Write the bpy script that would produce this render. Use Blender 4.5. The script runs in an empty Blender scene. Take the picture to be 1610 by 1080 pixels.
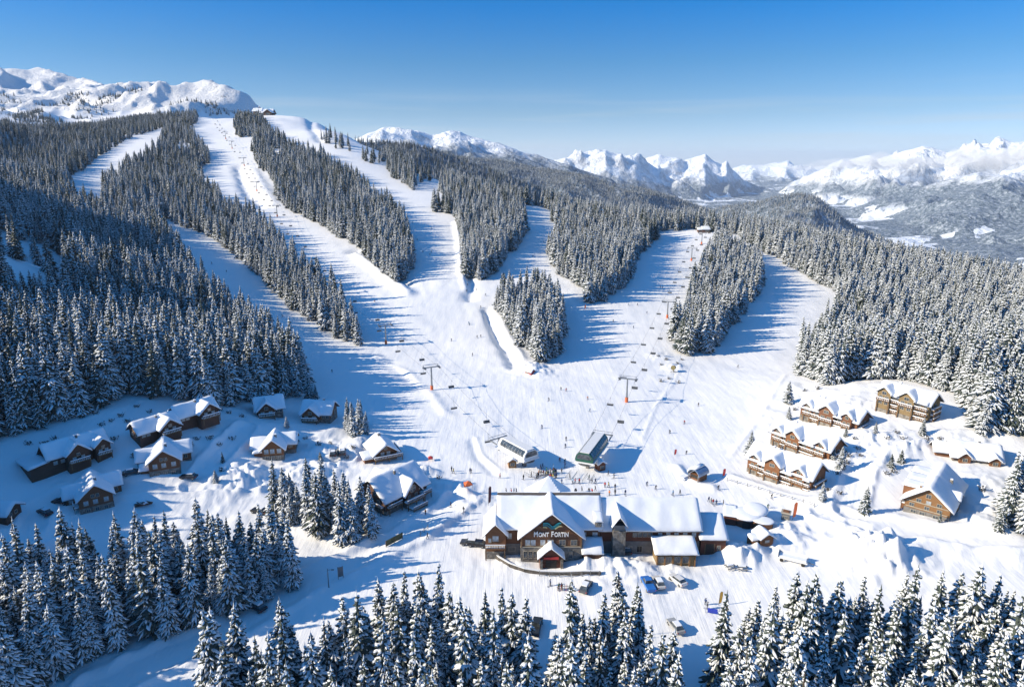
import bpy, bmesh, math, random
import numpy as np
from mathutils import Vector, Matrix

R = math.radians
rng = np.random.default_rng(7)
random.seed(7)
scene = bpy.context.scene
COL = scene.collection

# ------------------------------------------------------------------ camera
CAM_H, PITCH, FPX = 90.0, R(14.9), 1073.0
cam_data = bpy.data.cameras.new("camera")
cam = bpy.data.objects.new("camera", cam_data)
COL.objects.link(cam)
cam.location = (0, 0, CAM_H)
cam.rotation_euler = (R(90) - PITCH, 0, 0)
cam_data.sensor_width = 36
cam_data.lens = 36 * FPX / 1610
cam_data.clip_start = 1
cam_data.clip_end = 90000
scene.camera = cam

# ------------------------------------------------------------------ world, sun, exposure
SUN_EL = 26.5
SUN_DIR = Vector((-1.0, -0.17, 0)).normalized()          # towards the sun, on the ground plan
world = bpy.data.worlds.new("World")
scene.world = world
world.use_nodes = True
wt = world.node_tree
for n in list(wt.nodes): wt.nodes.remove(n)
w_out = wt.nodes.new('ShaderNodeOutputWorld')
w_bg = wt.nodes.new('ShaderNodeBackground')
w_sky = wt.nodes.new('ShaderNodeTexSky')
w_sky.sky_type = 'NISHITA'
w_sky.sun_disc = False
w_sky.sun_elevation = R(SUN_EL)
w_sky.sun_rotation = math.atan2(SUN_DIR.x, SUN_DIR.y) % (2 * math.pi)
w_sky.altitude = 1800
w_sky.air_density = 1.0
w_sky.dust_density = 0.25
w_sky.ozone_density = 3.0
w_tc = wt.nodes.new('ShaderNodeTexCoord')
w_sep = wt.nodes.new('ShaderNodeSeparateXYZ')
w_ramp = wt.nodes.new('ShaderNodeValToRGB')
w_mul = wt.nodes.new('ShaderNodeMix'); w_mul.data_type = 'RGBA'; w_mul.blend_type = 'MULTIPLY'
w_mul.inputs[0].default_value = 1.0
wt.links.new(w_tc.outputs['Generated'], w_sep.inputs[0])
wt.links.new(w_sep.outputs['Z'], w_ramp.inputs[0])
els = w_ramp.color_ramp.elements
els[0].position = 0.0;  els[0].color = (1.0, 1.08, 1.5, 1)
els[1].position = 0.20; els[1].color = (0.0, 0.70, 1.28, 1)
e = els.new(0.064); e.color = (0.66, 0.84, 1.05, 1)
e = els.new(0.129); e.color = (0.33, 0.76, 1.06, 1)
e = els.new(0.45); e.color = (0.40, 1.40, 1.95, 1)
e = els.new(0.8); e.color = (0.50, 1.60, 2.1, 1)
# thin high cloud streaks low over the mountains
w_map = wt.nodes.new('ShaderNodeMapping'); w_map.inputs['Scale'].default_value = (2.2, 2.2, 42)
w_noi = wt.nodes.new('ShaderNodeTexNoise'); w_noi.inputs['Scale'].default_value = 1.6; w_noi.inputs['Detail'].default_value = 4
w_cr = wt.nodes.new('ShaderNodeValToRGB')
w_cr.color_ramp.elements[0].position = 0.48; w_cr.color_ramp.elements[0].color = (0, 0, 0, 1)
w_cr.color_ramp.elements[1].position = 0.75; w_cr.color_ramp.elements[1].color = (1, 1, 1, 1)
w_band = wt.nodes.new('ShaderNodeValToRGB')
be = w_band.color_ramp.elements
be[0].position = 0.0; be[0].color = (0.25, 0.25, 0.25, 1)
be[1].position = 0.10; be[1].color = (0, 0, 0, 1)
e = be.new(0.045); e.color = (0.55, 0.55, 0.55, 1)
w_m2 = wt.nodes.new('ShaderNodeMath'); w_m2.operation = 'MULTIPLY'
w_add = wt.nodes.new('ShaderNodeMix'); w_add.data_type = 'RGBA'; w_add.blend_type = 'MIX'
w_add.inputs[7].default_value = (5.5, 6.2, 7.0, 1)
wt.links.new(w_tc.outputs['Generated'], w_map.inputs[0])
wt.links.new(w_map.outputs[0], w_noi.inputs['Vector'])
wt.links.new(w_noi.outputs['Fac'], w_cr.inputs[0])
wt.links.new(w_sep.outputs['Z'], w_band.inputs[0])
wt.links.new(w_cr.outputs[0], w_m2.inputs[0]); wt.links.new(w_band.outputs[0], w_m2.inputs[1])
wt.links.new(w_m2.outputs[0], w_add.inputs[0])
wt.links.new(w_sky.outputs[0], w_mul.inputs[6])
wt.links.new(w_ramp.outputs[0], w_mul.inputs[7])
wt.links.new(w_mul.outputs[2], w_add.inputs[6])
wt.links.new(w_add.outputs[2], w_bg.inputs[0])
w_bg.inputs[1].default_value = 0.075
wt.links.new(w_bg.outputs[0], w_out.inputs[0])

sl = bpy.data.lights.new("sun", 'SUN')
sl.energy = 4.9
sl.angle = R(0.5)
sl.color = (1.0, 0.86, 0.64)
sun = bpy.data.objects.new("sun", sl)
COL.objects.link(sun)
sd = Vector((SUN_DIR.x * math.cos(R(SUN_EL)), SUN_DIR.y * math.cos(R(SUN_EL)), math.sin(R(SUN_EL))))
sun.rotation_euler = sd.to_track_quat('Z', 'Y').to_euler()
sun.location = sd * 500

scene.view_settings.view_transform = 'Standard'
scene.view_settings.look = 'None'
scene.view_settings.exposure = 0.59
scene.view_settings.gamma = 1.0
scene.cycles.max_bounces = 5
scene.cycles.diffuse_bounces = 3
scene.cycles.glossy_bounces = 2
scene.cycles.transmission_bounces = 3
scene.cycles.volume_bounces = 1

# ------------------------------------------------------------------ maths helpers
def ray(px, py):
    u = (np.asarray(px, float) - 805) / FPX
    v = (540 - np.asarray(py, float)) / FPX
    c, s = math.cos(PITCH), math.sin(PITCH)
    return u, c + v * s, -s + v * c

def P(px, py, Y):
    dx, dy, dz = ray(px, py)
    t = Y / dy
    return (float(dx * t), float(Y), float(CAM_H + dz * t))

def PZ(px, py, z):
    dx, dy, dz = ray(px, py)
    t = (z - CAM_H) / dz
    return (float(dx * t), float(dy * t), float(z))

def proj(x, y, z):
    c, s = math.cos(PITCH), math.sin(PITCH)
    dz = z - CAM_H
    d = y * c - dz * s
    up = y * s + dz * c
    d = np.where(np.abs(d) < 1e-3, 1e-3, d)
    return 805 + FPX * x / d, 540 - FPX * up / d, d

def hash2(ix, iy, seed):
    n = (ix.astype(np.int64) * 374761393 + iy.astype(np.int64) * 668265263 + seed * 1442695041) & 0x7fffffff
    n = ((n ^ (n >> 13)) * 1274126177) & 0x7fffffff
    n = (n ^ (n >> 16)) & 0x7fffffff
    return n / 2147483647.0

def vnoise(x, y, seed=0):
    x0 = np.floor(x); y0 = np.floor(y)
    fx = x - x0; fy = y - y0
    ux = fx * fx * fx * (fx * (fx * 6 - 15) + 10); uy = fy * fy * fy * (fy * (fy * 6 - 15) + 10)
    def g(ix, iy):
        a = hash2(ix, iy, seed) * 2 * math.pi
        return np.cos(a) * (x - ix) + np.sin(a) * (y - iy)
    n00 = g(x0, y0); n10 = g(x0 + 1, y0); n01 = g(x0, y0 + 1); n11 = g(x0 + 1, y0 + 1)
    return 1.4 * ((n00 * (1 - ux) + n10 * ux) * (1 - uy) + (n01 * (1 - ux) + n11 * ux) * uy)

def fbm(x, y, seed=0, oct=4, gain=0.5):
    s = 0; a = 1
    for i in range(oct):
        s = s + a * vnoise(x, y, seed + i * 17)
        x = x * 2.03 + 3.1; y = y * 2.03 - 1.7; a *= gain
    return s

def ridged(x, y, seed=0, oct=5, gain=0.52):
    s = 0; a = 1; w = 1
    for i in range(oct):
        n = (1 - np.abs(vnoise(x, y, seed + i * 31)) * 1.8)
        n = n * np.abs(n) * w
        s = s + a * n
        w = np.clip(n * 1.6, 0, 1)
        x = x * 2.07 + 5.2; y = y * 2.07 + 1.3; a *= gain
    return s

def inpoly(px, py, poly):
    r = np.zeros(np.shape(px), bool)
    n = len(poly); j = n - 1
    for i in range(n):
        xi, yi = poly[i]; xj, yj = poly[j]
        if yi != yj:
            c = ((yi > py) != (yj > py)) & (px < (xj - xi) * (py - yi) / (yj - yi) + xi)
            r ^= c
        j = i
    return r

def sstep(a, b, x):
    t = np.clip((x - a) / (b - a), 0, 1)
    return t * t * (3 - 2 * t)

# ------------------------------------------------------------------ terrain: control points seen in the photograph, each at its own distance
CP = []
for a in [  # px, py, Y : runs and forested hill
    (700,540,338),(730,450,425),(690,380,535),(640,320,680),(560,260,870),(480,205,1130),(420,184,1270),
    (620,500,372),(560,420,465),(480,350,600),(420,300,740),(390,260,900),(350,212,1100),(330,189,1250),
    (450,520,345),(370,440,430),(290,370,540),(130,295,760),(200,240,950),(258,202,1120),
    (50,560,240),(50,500,280),(50,420,350),(50,340,480),(50,290,650),(50,250,900),
    (200,500,310),(200,400,430),(200,330,600),(-100,500,250),(-120,400,330),(-150,300,560),
    (150,200,1400),(80,230,1130),(300,184,1330),(240,186,1400),(370,188,1300),
    (1110,363,620),(1100,385,580),(1060,480,400),(1000,560,315),(1240,420,500),(1200,500,378),
    (950,440,440),(850,370,590),(850,328,700),(960,348,690),(740,460,415),(1310,460,440),
    (500,192,1230),(540,210,1120),(610,245,1010),(700,287,880),(780,310,800),(1040,357,660),
    (1200,375,600),(1300,397,560),(1400,422,520),(1500,442,485),(1610,465,450),(1720,490,430),
    (1550,560,300),(1420,520,360),(1350,560,315),
    (60,86,2400),(0,92,2400),(0,182,1500),(100,186,1620),(0,150,1950),(70,142,2000),(30,74,2400),(-60,122,2400),(95,100,2350),(130,122,2300),
    (162,121,2200),(200,134,2000),(235,164,1850),(250,154,2150),(292,153,2100),(340,166,2000),(400,178,1750),(180,165,1750),(300,165,1650),
    (-200,140,2300),(-200,200,1500),
]: CP.append(P(*a))
for px, py, Y in [(500,192,1230),(610,245,1010),(700,287,880),(780,310,800),(850,328,740),(960,348,700),(1040,357,660),(1110,363,640),
                  (1200,375,600),(1300,397,560),(1400,422,520),(1500,442,485),(1610,465,450),(1720,490,430)]:
    x, y, z = P(px, py, Y)
    k = 1 + 150 / Y
    CP.append((x * k, y * k, z - 32))
    k = 1 + 420 / Y
    CP.append((x * k, y * k, z - 120 - (25 if px > 1000 else 0)))
for px, py, Y in [(30,98,2400),(162,121,2200),(292,129,2100),(400,172,1750),(420,184,1270),(-60,125,2400)]:
    x, y, z = P(px, py, Y)
    k = 1 + 450 / Y
    CP.append((x * k, y * k, z - 130))
for a in [(560,640,0),(700,640,0),(850,640,0),(1000,640,0),(1120,640,0),(800,720,0),(1000,720,0),(700,760,0),(850,800,0),(1100,800,0),
          (850,900,0),(1100,900,0),(1300,860,1),(1500,900,2),(700,900,0),(600,800,0),(500,880,0),(300,960,-1),(100,1050,-1),(850,1060,-1),(1500,1060,0),
          (1180,680,0.5),(1230,590,1.5),(1430,660,9),(1300,670,5),(1240,760,2),(1460,815,3),(1530,725,6),(1600,700,9),(1370,600,9),(1400,760,4),(1290,700,4.5),
          (120,800,3),(260,745,6),(300,655,13),(110,740,8),(240,690,11),(50,690,14),(430,655,5),(500,665,3),(430,725,2.5),(600,720,1),
          (20,820,5),(350,780,1),(60,850,2),(340,690,7),(200,600,17),(400,600,5)]:
    CP.append(PZ(*a))
CP += [(-230,200,47),(-320,200,85),(-230,120,42),(-190,50,26),(-250,300,60),(-400,400,125),(-440,290,115),(-120,40,0),(0,30,-2),(120,40,0),(300,120,4),
       (320,250,14),(450,350,10),(700,300,-60),(700,100,-40),(-600,500,140),(-800,900,190),(-1600,1500,300),(-2600,2000,350),
       (900,1000,-200),(1300,800,-260),(600,1500,-330),(0,1900,-200),(-300,2300,-60),(600,2700,-430),(1500,2200,-470),(2400,1500,-480),(-100,2900,-300)]
CP = np.array(CP)
CC = 38.0
def _phi(x, y):
    return np.sqrt((x[:, None] - CP[None, :, 0]) ** 2 + (y[:, None] - CP[None, :, 1]) ** 2 + CC * CC)
_n = len(CP)
_A = np.zeros((_n + 3, _n + 3))
_A[:_n, :_n] = _phi(CP[:, 0], CP[:, 1]) + np.eye(_n) * -0.8
_A[:_n, _n:] = np.stack([np.ones(_n), CP[:, 0] / 1000, CP[:, 1] / 1000], 1)
_A[_n:, :_n] = _A[:_n, _n:].T
_w = np.linalg.solve(_A, np.concatenate([CP[:, 2], np.zeros(3)]))
def rbf(x, y):
    out = np.empty(x.size); xf = x.ravel(); yf = y.ravel()
    for i in range(0, xf.size, 60000):
        a = xf[i:i + 60000]; b = yf[i:i + 60000]
        out[i:i + 60000] = _phi(a, b) @ _w[:_n] + _w[_n] + _w[_n + 1] * a / 1000 + _w[_n + 2] * b / 1000
    return out.reshape(x.shape)

# ranges far behind: crest as seen, distance, front slope, back slope, gully strength
RANGES = [
    dict(c=[(480,260),(560,222),(640,226),(693,238),(760,264),(820,288),(865,303),(920,322),(990,350)], D=1900, f=.42, b=.35, g=14, s=3, sc=330),
    dict(c=[(600,262),(700,246),(787,252),(860,266),(910,274),(960,287),(1010,296),(1058,310),(1100,325),(1150,345),(1200,372)], D=3700, f=.22, b=.3, g=40, s=5, sc=700),
    dict(c=[(420,262),(520,235),(575,214),(603,202),(622,200),(640,204),(660,206),(680,213),(708,203),(722,205),(735,212),(762,221),(790,228),(820,238),(845,243),(900,262),(960,280)], D=5600, f=.30, b=.4, g=110, s=11, sc=1500),
    dict(c=[(820,268),(860,260),(872,250),(890,246),(915,240),(935,237),(953,234),(965,240),(985,245),(1000,246),(1012,252),(1030,262),(1060,282),(1110,305)], D=11000, f=.27, b=.4, g=300, s=21, sc=2800),
    dict(c=[(985,262),(1005,254),(1022,244),(1037,241),(1050,245),(1064,246),(1075,252),(1095,246),(1108,242),(1120,251),(1133,256),(1143,250),(1152,266),(1170,280),(1230,305)], D=14000, f=.30, b=.4, g=340, s=41, sc=3200),
    dict(c=[(1100,275),(1140,266),(1165,260),(1200,258),(1228,255),(1240,251),(1250,259),(1280,262),(1330,262),(1400,258)], D=23000, f=.15, b=.3, g=300, s=52, sc=4200),
    dict(c=[(1180,318),(1215,305),(1255,283),(1300,262),(1330,250),(1352,243),(1366,240),(1380,246),(1400,241),(1425,233),(1452,228),(1470,236),(1490,243),(1515,231),(1545,224),(1566,222),(1577,216),(1590,221),(1620,220),(1700,205),(1900,190)], D=13500, f=.21, b=.4, g=430, s=63, sc=3600),
    dict(c=[(1080,345),(1120,330),(1160,321),(1200,314),(1230,308),(1258,304),(1278,308),(1300,322),(1330,345),(1365,366),(1400,380),(1440,400)], D=3500, f=.30, b=.3, g=60, s=71, sc=800),
    dict(c=[(1330,330),(1400,306),(1450,292),(1500,280),(1540,272),(1580,274),(1610,270),(1700,262),(1900,250)], D=9000, f=.13, b=.2, g=150, s=84, sc=2200),
]
for r_ in RANGES:
    c = np.array(r_['c'], float)
    dx, dy, dz = ray(c[:, 0], c[:, 1])
    r_['az'] = np.arctan2(dx, dy); hr = np.hypot(dx, dy)
    r_['z'] = CAM_H + r_['D'] * dz / hr
def valley(x, y):
    return -470 + 40 * fbm(x / 1500, y / 1500, 91, 3) + 25 * fbm(x / 400, y / 400, 92, 3)
def far_h(x, y):
    r = np.hypot(x, y); az = np.arctan2(x, y)
    h = valley(x, y)
    for q in RANGES:
        D = q['D']; sc = q['sc']
        wn = fbm(x / sc, y / sc, q['s'] + 200, 3)
        d0 = np.abs(r - D) / D
        azw = az + wn * 0.035 * np.clip(d0 * 3, 0, 1)
        z = np.interp(azw, q['az'], q['z'])
        edge = np.minimum(azw - q['az'][0], q['az'][-1] - azw)
        z = z + np.minimum(edge, 0) * D * 0.9
        dd = r - D * (1 + 0.03 * fbm(az * 9, az * 0 + 1.5, q['s'] + 300, 2))
        z = z - np.where(dd < 0, -dd * q['f'] * (1 + .25 * wn), dd * q['b'])
        k = np.clip(np.abs(dd) / (0.035 * D), 0.06, 1)
        z = z + (ridged(x / sc, y / sc, q['s'], 4) - 0.75) * q['g'] * .35 * k
        z = z + (ridged(x / sc * 3.2, y / sc * 3.2, q['s'] + 7, 6) - 0.75) * q['g'] * .42 * np.clip(k, .2, 1)
        z = z + q['g'] * .05 * fbm(x / sc * 9, y / sc * 9, q['s'] + 5, 3)
        h = np.maximum(h, z)
    return h

# banks, gullies and ledges on the pistes, as polylines in the photograph: (points, height, half width in metres)
ROUGH = [  # areas of lumpy ungroomed snow
    [(-80,700),(120,650),(250,615),(400,630),(480,640),(560,640),(640,700),(700,760),(700,830),(600,870),(480,850),(400,800),(330,860),(100,930),(-80,930)],
    [(1180,700),(1210,620),(1250,600),(1380,600),(1500,640),(1640,700),(1640,800),(1540,830),(1500,830),(1400,815),(1390,740),(1340,760),(1320,790),(1180,750)],
    [(1320,850),(1620,850),(1620,890),(1320,900)],
]
BERMS = [
    ([(765,488),(778,520),(798,552),(812,578)], -2.4, 3.0), ([(788,505),(806,540),(822,565)], 1.2, 2.5),
    ([(376,262),(382,285),(392,305),(415,325)], -4, 7), ([(398,268),(412,292),(430,318)], 2, 6),
    ([(717,350),(722,380),(726,430),(733,455)], 2.2, 2.4), ([(732,395),(738,440),(740,470)], -2.0, 4),
    ([(560,400),(600,432),(640,462)], 3.0, 4.0), ([(560,395),(585,405),(640,447)], -2.5, 6.0),
    ([(655,448),(690,447),(718,446)], 1.6, 8.0),
    ([(590,560),(640,585),(680,620),(700,650)], .6, 2.2), ([(610,570),(650,600),(672,612)], -.6, 3.0),
    ([(748,690),(757,715),(785,738)], .35, .9), ([(742,693),(752,720),(775,742)], -.5, 1.6),
    ([(1070,575),(1060,600),(1030,640),(1010,690)], .18, .9),
    ([(1235,590),(1205,640),(1170,690),(1150,715)], .3, 1.0),
    ([(1065,735),(1075,750),(1100,765),(1120,768)], .8, 1.6),
    ([(640,760),(690,780),(740,800)], .6, 2.0),
    ([(600,872),(660,840),(720,800),(735,780)], 1.1, 2.6),
    ([(1150,750),(1230,778),(1300,796)], .9, 2.0),
    ([(1330,870),(1400,862),(1500,872),(1610,868)], 1.6, 5.0),
    ([(1370,830),(1400,818),(1520,826),(1610,850)], 1.1, 3.5),
    ([(480,185),(491,205),(505,222)], -3, 7),
]
PILES = [(1375,878,6.0,4.6),(1400,880,5,2.5),(1340,868,5,2.0),(945,896,4,.9),(968,892,4,1.0),(990,897,5,1.1),(1012,897,3.5,1.1),(930,893,3,.8),
         (1150,872,3.5,2.6),(1170,876,3,2.0),(1185,868,3,1.4),(1060,898,4,1.0),(795,884,3,.7),(822,892,2.5,.7),(905,893,2.5,.7),
         (1210,850,4,2.0),(1235,835,4,1.6),(1250,850,5,1.2),(1290,800,5,1.2),(640,745,5,2.0),(700,765,5,1.6),(665,745,4,2.2),
         (725,770,4,1.2),(560,700,5,2.2),(500,710,6,2.0),(520,740,5,2.0),(470,745,6,2.5),(395,750,6,2.5),(360,760,6,1.8),(1500,690,5,1.6),
         (1390,700,8,2.4),(1350,690,6,1.8),(1440,700,6,1.6),(1330,640,7,1.8),(1540,760,7,1.6),(1380,640,5,1.2),(1370,730,5,1.6),(1560,800,5,1.6),(1540,820,5,2),
         (835,580,7,3.5),(850,590,5,1.5),(1060,578,5,1.6),(1035,560,6,1.2),(1330,828,5,1.2),(760,790,4,1.3)]

PADS = [(150,795,13),(262,738,12),(435,715,10),(232,682,12),(292,655,12),(110,722,16),(432,650,9),(510,655,9),(610,715,10),(615,785,15),(0,812,9),(90,880,9),
        (1228,742,16),(1262,702,15),(1305,660,13),(1430,640,14),(1455,780,16),(1530,715,12),(1185,820,8),(1210,850,5),(1235,812,4),(1095,745,6),(865,850,14),(1000,845,14),(920,850,14),(1060,855,14)]
ROADS = [([(-20,856),(40,842),(62,802),(105,775),(170,768),(230,762),(300,766),(345,715),(385,675)], 2.6), ([(300,766),(400,765),(480,735),(545,722)], 2.2),
         ([(1300,805),(1380,832),(1500,850),(1620,858)], 3.6), ([(1335,805),(1345,750),(1375,705),(1440,690),(1520,690)], 3.0),
         ([(150,1085),(250,1035),(330,1000),(400,965),(480,915),(560,880),(640,845),(720,790)], 3.4)]
def line_dist(xm, ym, wp):
    bm = np.full(xm.shape, 1e9)
    for (ax, ay, _), (bx, by, _) in zip(wp, wp[1:]):
        L2 = (bx - ax) ** 2 + (by - ay) ** 2 + 1e-9
        t = np.clip(((xm - ax) * (bx - ax) + (ym - ay) * (by - ay)) / L2, 0, 1)
        bm = np.minimum(bm, np.hypot(xm - ax - t * (bx - ax), ym - ay - t * (by - ay)))
    return bm
def make_detail(x, y, h):
    px, py, d = proj(x, y, h)
    ok = (d > 20)
    rough = np.zeros(x.shape)
    for poly in ROUGH: rough = np.maximum(rough, (inpoly(px, py, poly) & ok).astype(float))
    near = 1 - sstep(400, 900, np.hypot(x, y))
    h = h + (0.40 * fbm(x / 30, y / 30, 400, 3) + .10 * fbm(x / 5, y / 14, 401, 2)) * near
    for _ in range(3):      # soften the edge of the lumpy areas
        rough[2:-2] = (rough[:-4] + rough[2:-2] + rough[4:]) / 3
        rough[:, 3:-3] = (rough[:, :-6] + rough[:, 3:-3] + rough[:, 6:]) / 3
    for ppx, ppy, pr_ in PADS:
        cx, cy, _ = g0(ppx, ppy)
        m = (np.abs(x - cx) < 2 * pr_) & (np.abs(y - cy) < 2 * pr_)
        rough[m] *= sstep(.75, 1.5, np.hypot(x[m] - cx, y[m] - cy) / pr_)
    rnear = (np.hypot(x, y) < 420)
    road = np.zeros(x.shape)
    for pts, w in ROADS:
        wp = [g0(*p) for p in pts]
        dd = line_dist(x[rnear], y[rnear], wp) * (1 + .12 * vnoise(x[rnear] / 5, y[rnear] / 5, 88))
        rough[rnear] *= sstep(w * .9, w * 1.5, dd)
        road[rnear] += -.35 * (1 - sstep(w * .7, w * 1.1, dd)) + .55 * np.exp(-((dd - w * 1.45) / (w * .28)) ** 2) * (1 + .7 * vnoise(x[rnear] / 3, y[rnear] / 3, 89))
        road[rnear] += -.07 * np.exp(-((dd - .8) / .25) ** 2)
    h = h + road
    lump = np.clip(fbm(x / 13, y / 13, 410, 2) + .15, 0, 3)
    h = h + rough * (1.15 * lump + .28 * np.clip(fbm(x / 4.2, y / 4.2, 420, 2), 0, 2))
    fine = 1 - sstep(230, 420, np.hypot(x, y))
    h = h + fine * .05 * fbm(x / 1.7, y / 1.7, 430, 2)
    for pts, a, w in BERMS:
        wp = [g0(*p) for p in pts]
        best = np.full(x.shape, 1e9)
        X = [p[0] for p in wp]; Yv = [p[1] for p in wp]
        m = (x > min(X) - 4 * w) & (x < max(X) + 4 * w) & (y > min(Yv) - 4 * w) & (y < max(Yv) + 4 * w)
        xm, ym = x[m], y[m]
        bm = np.full(xm.shape, 1e9)
        for i in range(len(wp) - 1):
            ax, ay = wp[i][:2]; bx, by = wp[i + 1][:2]
            L2 = (bx - ax) ** 2 + (by - ay) ** 2 + 1e-9
            t = np.clip(((xm - ax) * (bx - ax) + (ym - ay) * (by - ay)) / L2, 0, 1)
            bm = np.minimum(bm, np.hypot(xm - ax - t * (bx - ax), ym - ay - t * (by - ay)))
        wn = w * (1 + .25 * vnoise(xm / 12, ym / 12, 55))
        h[m] += a * np.exp(-(bm / wn) ** 2) * (1 + .3 * vnoise(xm / 6, ym / 6, 56))
    for ppx, ppy, rad, a in PILES:
        cx, cy, _ = g0(ppx, ppy)
        m = (np.abs(x - cx) < 3 * rad) & (np.abs(y - cy) < 3 * rad)
        xm, ym = x[m], y[m]
        q = np.hypot(xm - cx, ym - cy) / rad * (1 + .3 * vnoise(xm / 3.0, ym / 3.0, 77))
        h[m] += .72 * a * np.exp(-q ** 2 * 1.1) * (1 + .5 * fbm(xm / 2.6, ym / 2.6, 78, 3))
    return h

AZ0, AZ1, NAZ = R(-64), R(64), 1240
AZ = np.linspace(AZ0, AZ1, NAZ)
RN = np.concatenate([np.geomspace(8, 70, 26)[:-1], np.geomspace(70, 3000, 800)])
RF = np.geomspace(3000, 46000, 470)
def grid(rr):
    a, r = np.meshgrid(AZ, rr)
    return r * np.sin(a), r * np.cos(a)
XN, YN = grid(RN)
rad = np.hypot(XN, YN)
# coarse table of the smooth height, then bilinear up to the fine mesh
ci = np.linspace(0, NAZ - 1, 311).round().astype(int)
cr = np.unique(np.concatenate([np.arange(0, len(RN), 3), [len(RN) - 1]]))
Hc = rbf(XN[np.ix_(cr, ci)], YN[np.ix_(cr, ci)])
tmp = np.stack([np.interp(np.arange(NAZ), ci, row) for row in Hc])
HN = np.empty((len(RN), NAZ))
for j in range(NAZ): HN[:, j] = np.interp(np.arange(len(RN)), cr, tmp[:, j])
mfar = rad > 900
HF_n = np.full(HN.shape, -1e9)
HF_n[mfar] = far_h(XN[mfar], YN[mfar])
# the high bowl on the left gets rocky relief of its own
hi = sstep(1450, 1900, rad) * (XN < 0)
HN = HN + hi * ((ridged(XN / 500, YN / 500, 8, 5) - .6) * 26 + (ridged(XN / 150, YN / 150, 12, 4) - .6) * 12 + 2 * fbm(XN / 40, YN / 40, 9, 3))
mid = sstep(900, 1400, rad)
HN = HN + mid * 4 * fbm(XN / 120, YN / 120, 19, 3)
bl = sstep(2650, 2990, rad)
HN = np.maximum(HN, HF_n) * (1 - bl) + HF_n * bl
ELEV = None
def build_elev():
    global ELEV
    el = (HN - CAM_H) / rad
    ELEV = np.maximum.accumulate(el, axis=0)
build_elev()
def h_at(x, y):
    x = np.asarray(x, float); y = np.asarray(y, float)
    r = np.clip(np.hypot(x, y), RN[0], RN[-1]); a = np.arctan2(x, y)
    fi = np.interp(r, RN, np.arange(len(RN))); fj = np.clip((a - AZ0) / (AZ1 - AZ0) * (NAZ - 1), 0, NAZ - 1.001)
    i = np.minimum(fi.astype(int), len(RN) - 2); j = fj.astype(int)
    u = fi - i; v = fj - j
    return (HN[i, j] * (1 - u) + HN[i + 1, j] * u) * (1 - v) + (HN[i, j + 1] * (1 - u) + HN[i + 1, j + 1] * u) * v
def g0(px, py):
    dx, dy, dz = ray(px, py)
    a = math.atan2(dx, dy); hr = math.hypot(dx, dy); el = dz / hr
    j = min(max((a - AZ0) / (AZ1 - AZ0) * (NAZ - 1), 0), NAZ - 1.001); j0 = int(j); v = j - j0
    col = ELEV[:, j0] * (1 - v) + ELEV[:, j0 + 1] * v
    k = int(np.searchsorted(col, el))
    if k >= len(RN): k = len(RN) - 1; r = RN[-1]
    elif k == 0: r = RN[0]
    else:
        t = (el - col[k - 1]) / max(col[k] - col[k - 1], 1e-9)
        r = RN[k - 1] + (RN[k] - RN[k - 1]) * t
    x, y = r * math.sin(a), r * math.cos(a)
    return x, y, float(h_at(x, y))
HN = make_detail(XN, YN, HN)
build_elev()
G = g0
def top_h(base, px_top, py_top):
    """height above base of something standing at base whose top shows at py_top"""
    dx, dy, dz = ray(px_top, py_top)
    return CAM_H + dz * base[1] / dy - base[2]

XF, YF = grid(RF)
HF = far_h(XF, YF)
HF[0] = HN[-1]
# ------------------------------------------------------------------ materials
MATS = {}
def mat_nodes(name):
    m = bpy.data.materials.new(name); m.use_nodes = True
    nt = m.node_tree
    bs = nt.nodes['Principled BSDF']
    return m, nt, bs
def N(nt, t, **kw):
    n = nt.nodes.new(t)
    for k, v in kw.items(): setattr(n, k, v)
    return n
def noise(nt, scale, detail=3, vec=None, rough=.5):
    n = N(nt, 'ShaderNodeTexNoise'); n.inputs['Scale'].default_value = scale; n.inputs['Detail'].default_value = detail
    n.inputs['Roughness'].default_value = rough
    if vec is not None: nt.links.new(vec, n.inputs['Vector'])
    return n
def ramp(nt, src, stops):
    r = N(nt, 'ShaderNodeValToRGB'); el = r.color_ramp.elements
    while len(el) < len(stops): el.new(0.5)
    for e_, (p, c) in zip(el, stops):
        e_.position = p; e_.color = tuple(c) + (1,) if len(c) == 3 else c
    nt.links.new(src, r.inputs[0])
    return r
def bump(nt, bs, src, strength, dist):
    b = N(nt, 'ShaderNodeBump'); b.inputs['Strength'].default_value = strength; b.inputs['Distance'].default_value = dist
    nt.links.new(src, b.inputs['Height'])
    nt.links.new(b.outputs[0], bs.inputs['Normal'])
    return b
def simple(name, col, rough=.6, metal=0, var=.15, scale=1.2, bumps=0.0, bdist=.02):
    if name in MATS: return MATS[name]
    m, nt, bs = mat_nodes(name)
    tc = N(nt, 'ShaderNodeTexCoord')
    n = noise(nt, scale, 4, tc.outputs['Object'])
    c = Vector(col)
    r = ramp(nt, n.outputs['Fac'], [(.3, tuple(c * (1 - var))), (.7, tuple(min(1, q * (1 + var)) for q in c))])
    nt.links.new(r.outputs[0], bs.inputs['Base Color'])
    bs.inputs['Roughness'].default_value = rough; bs.inputs['Metallic'].default_value = metal
    if bumps: bump(nt, bs, n.outputs['Fac'], bumps, bdist)
    MATS[name] = m
    return m

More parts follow.
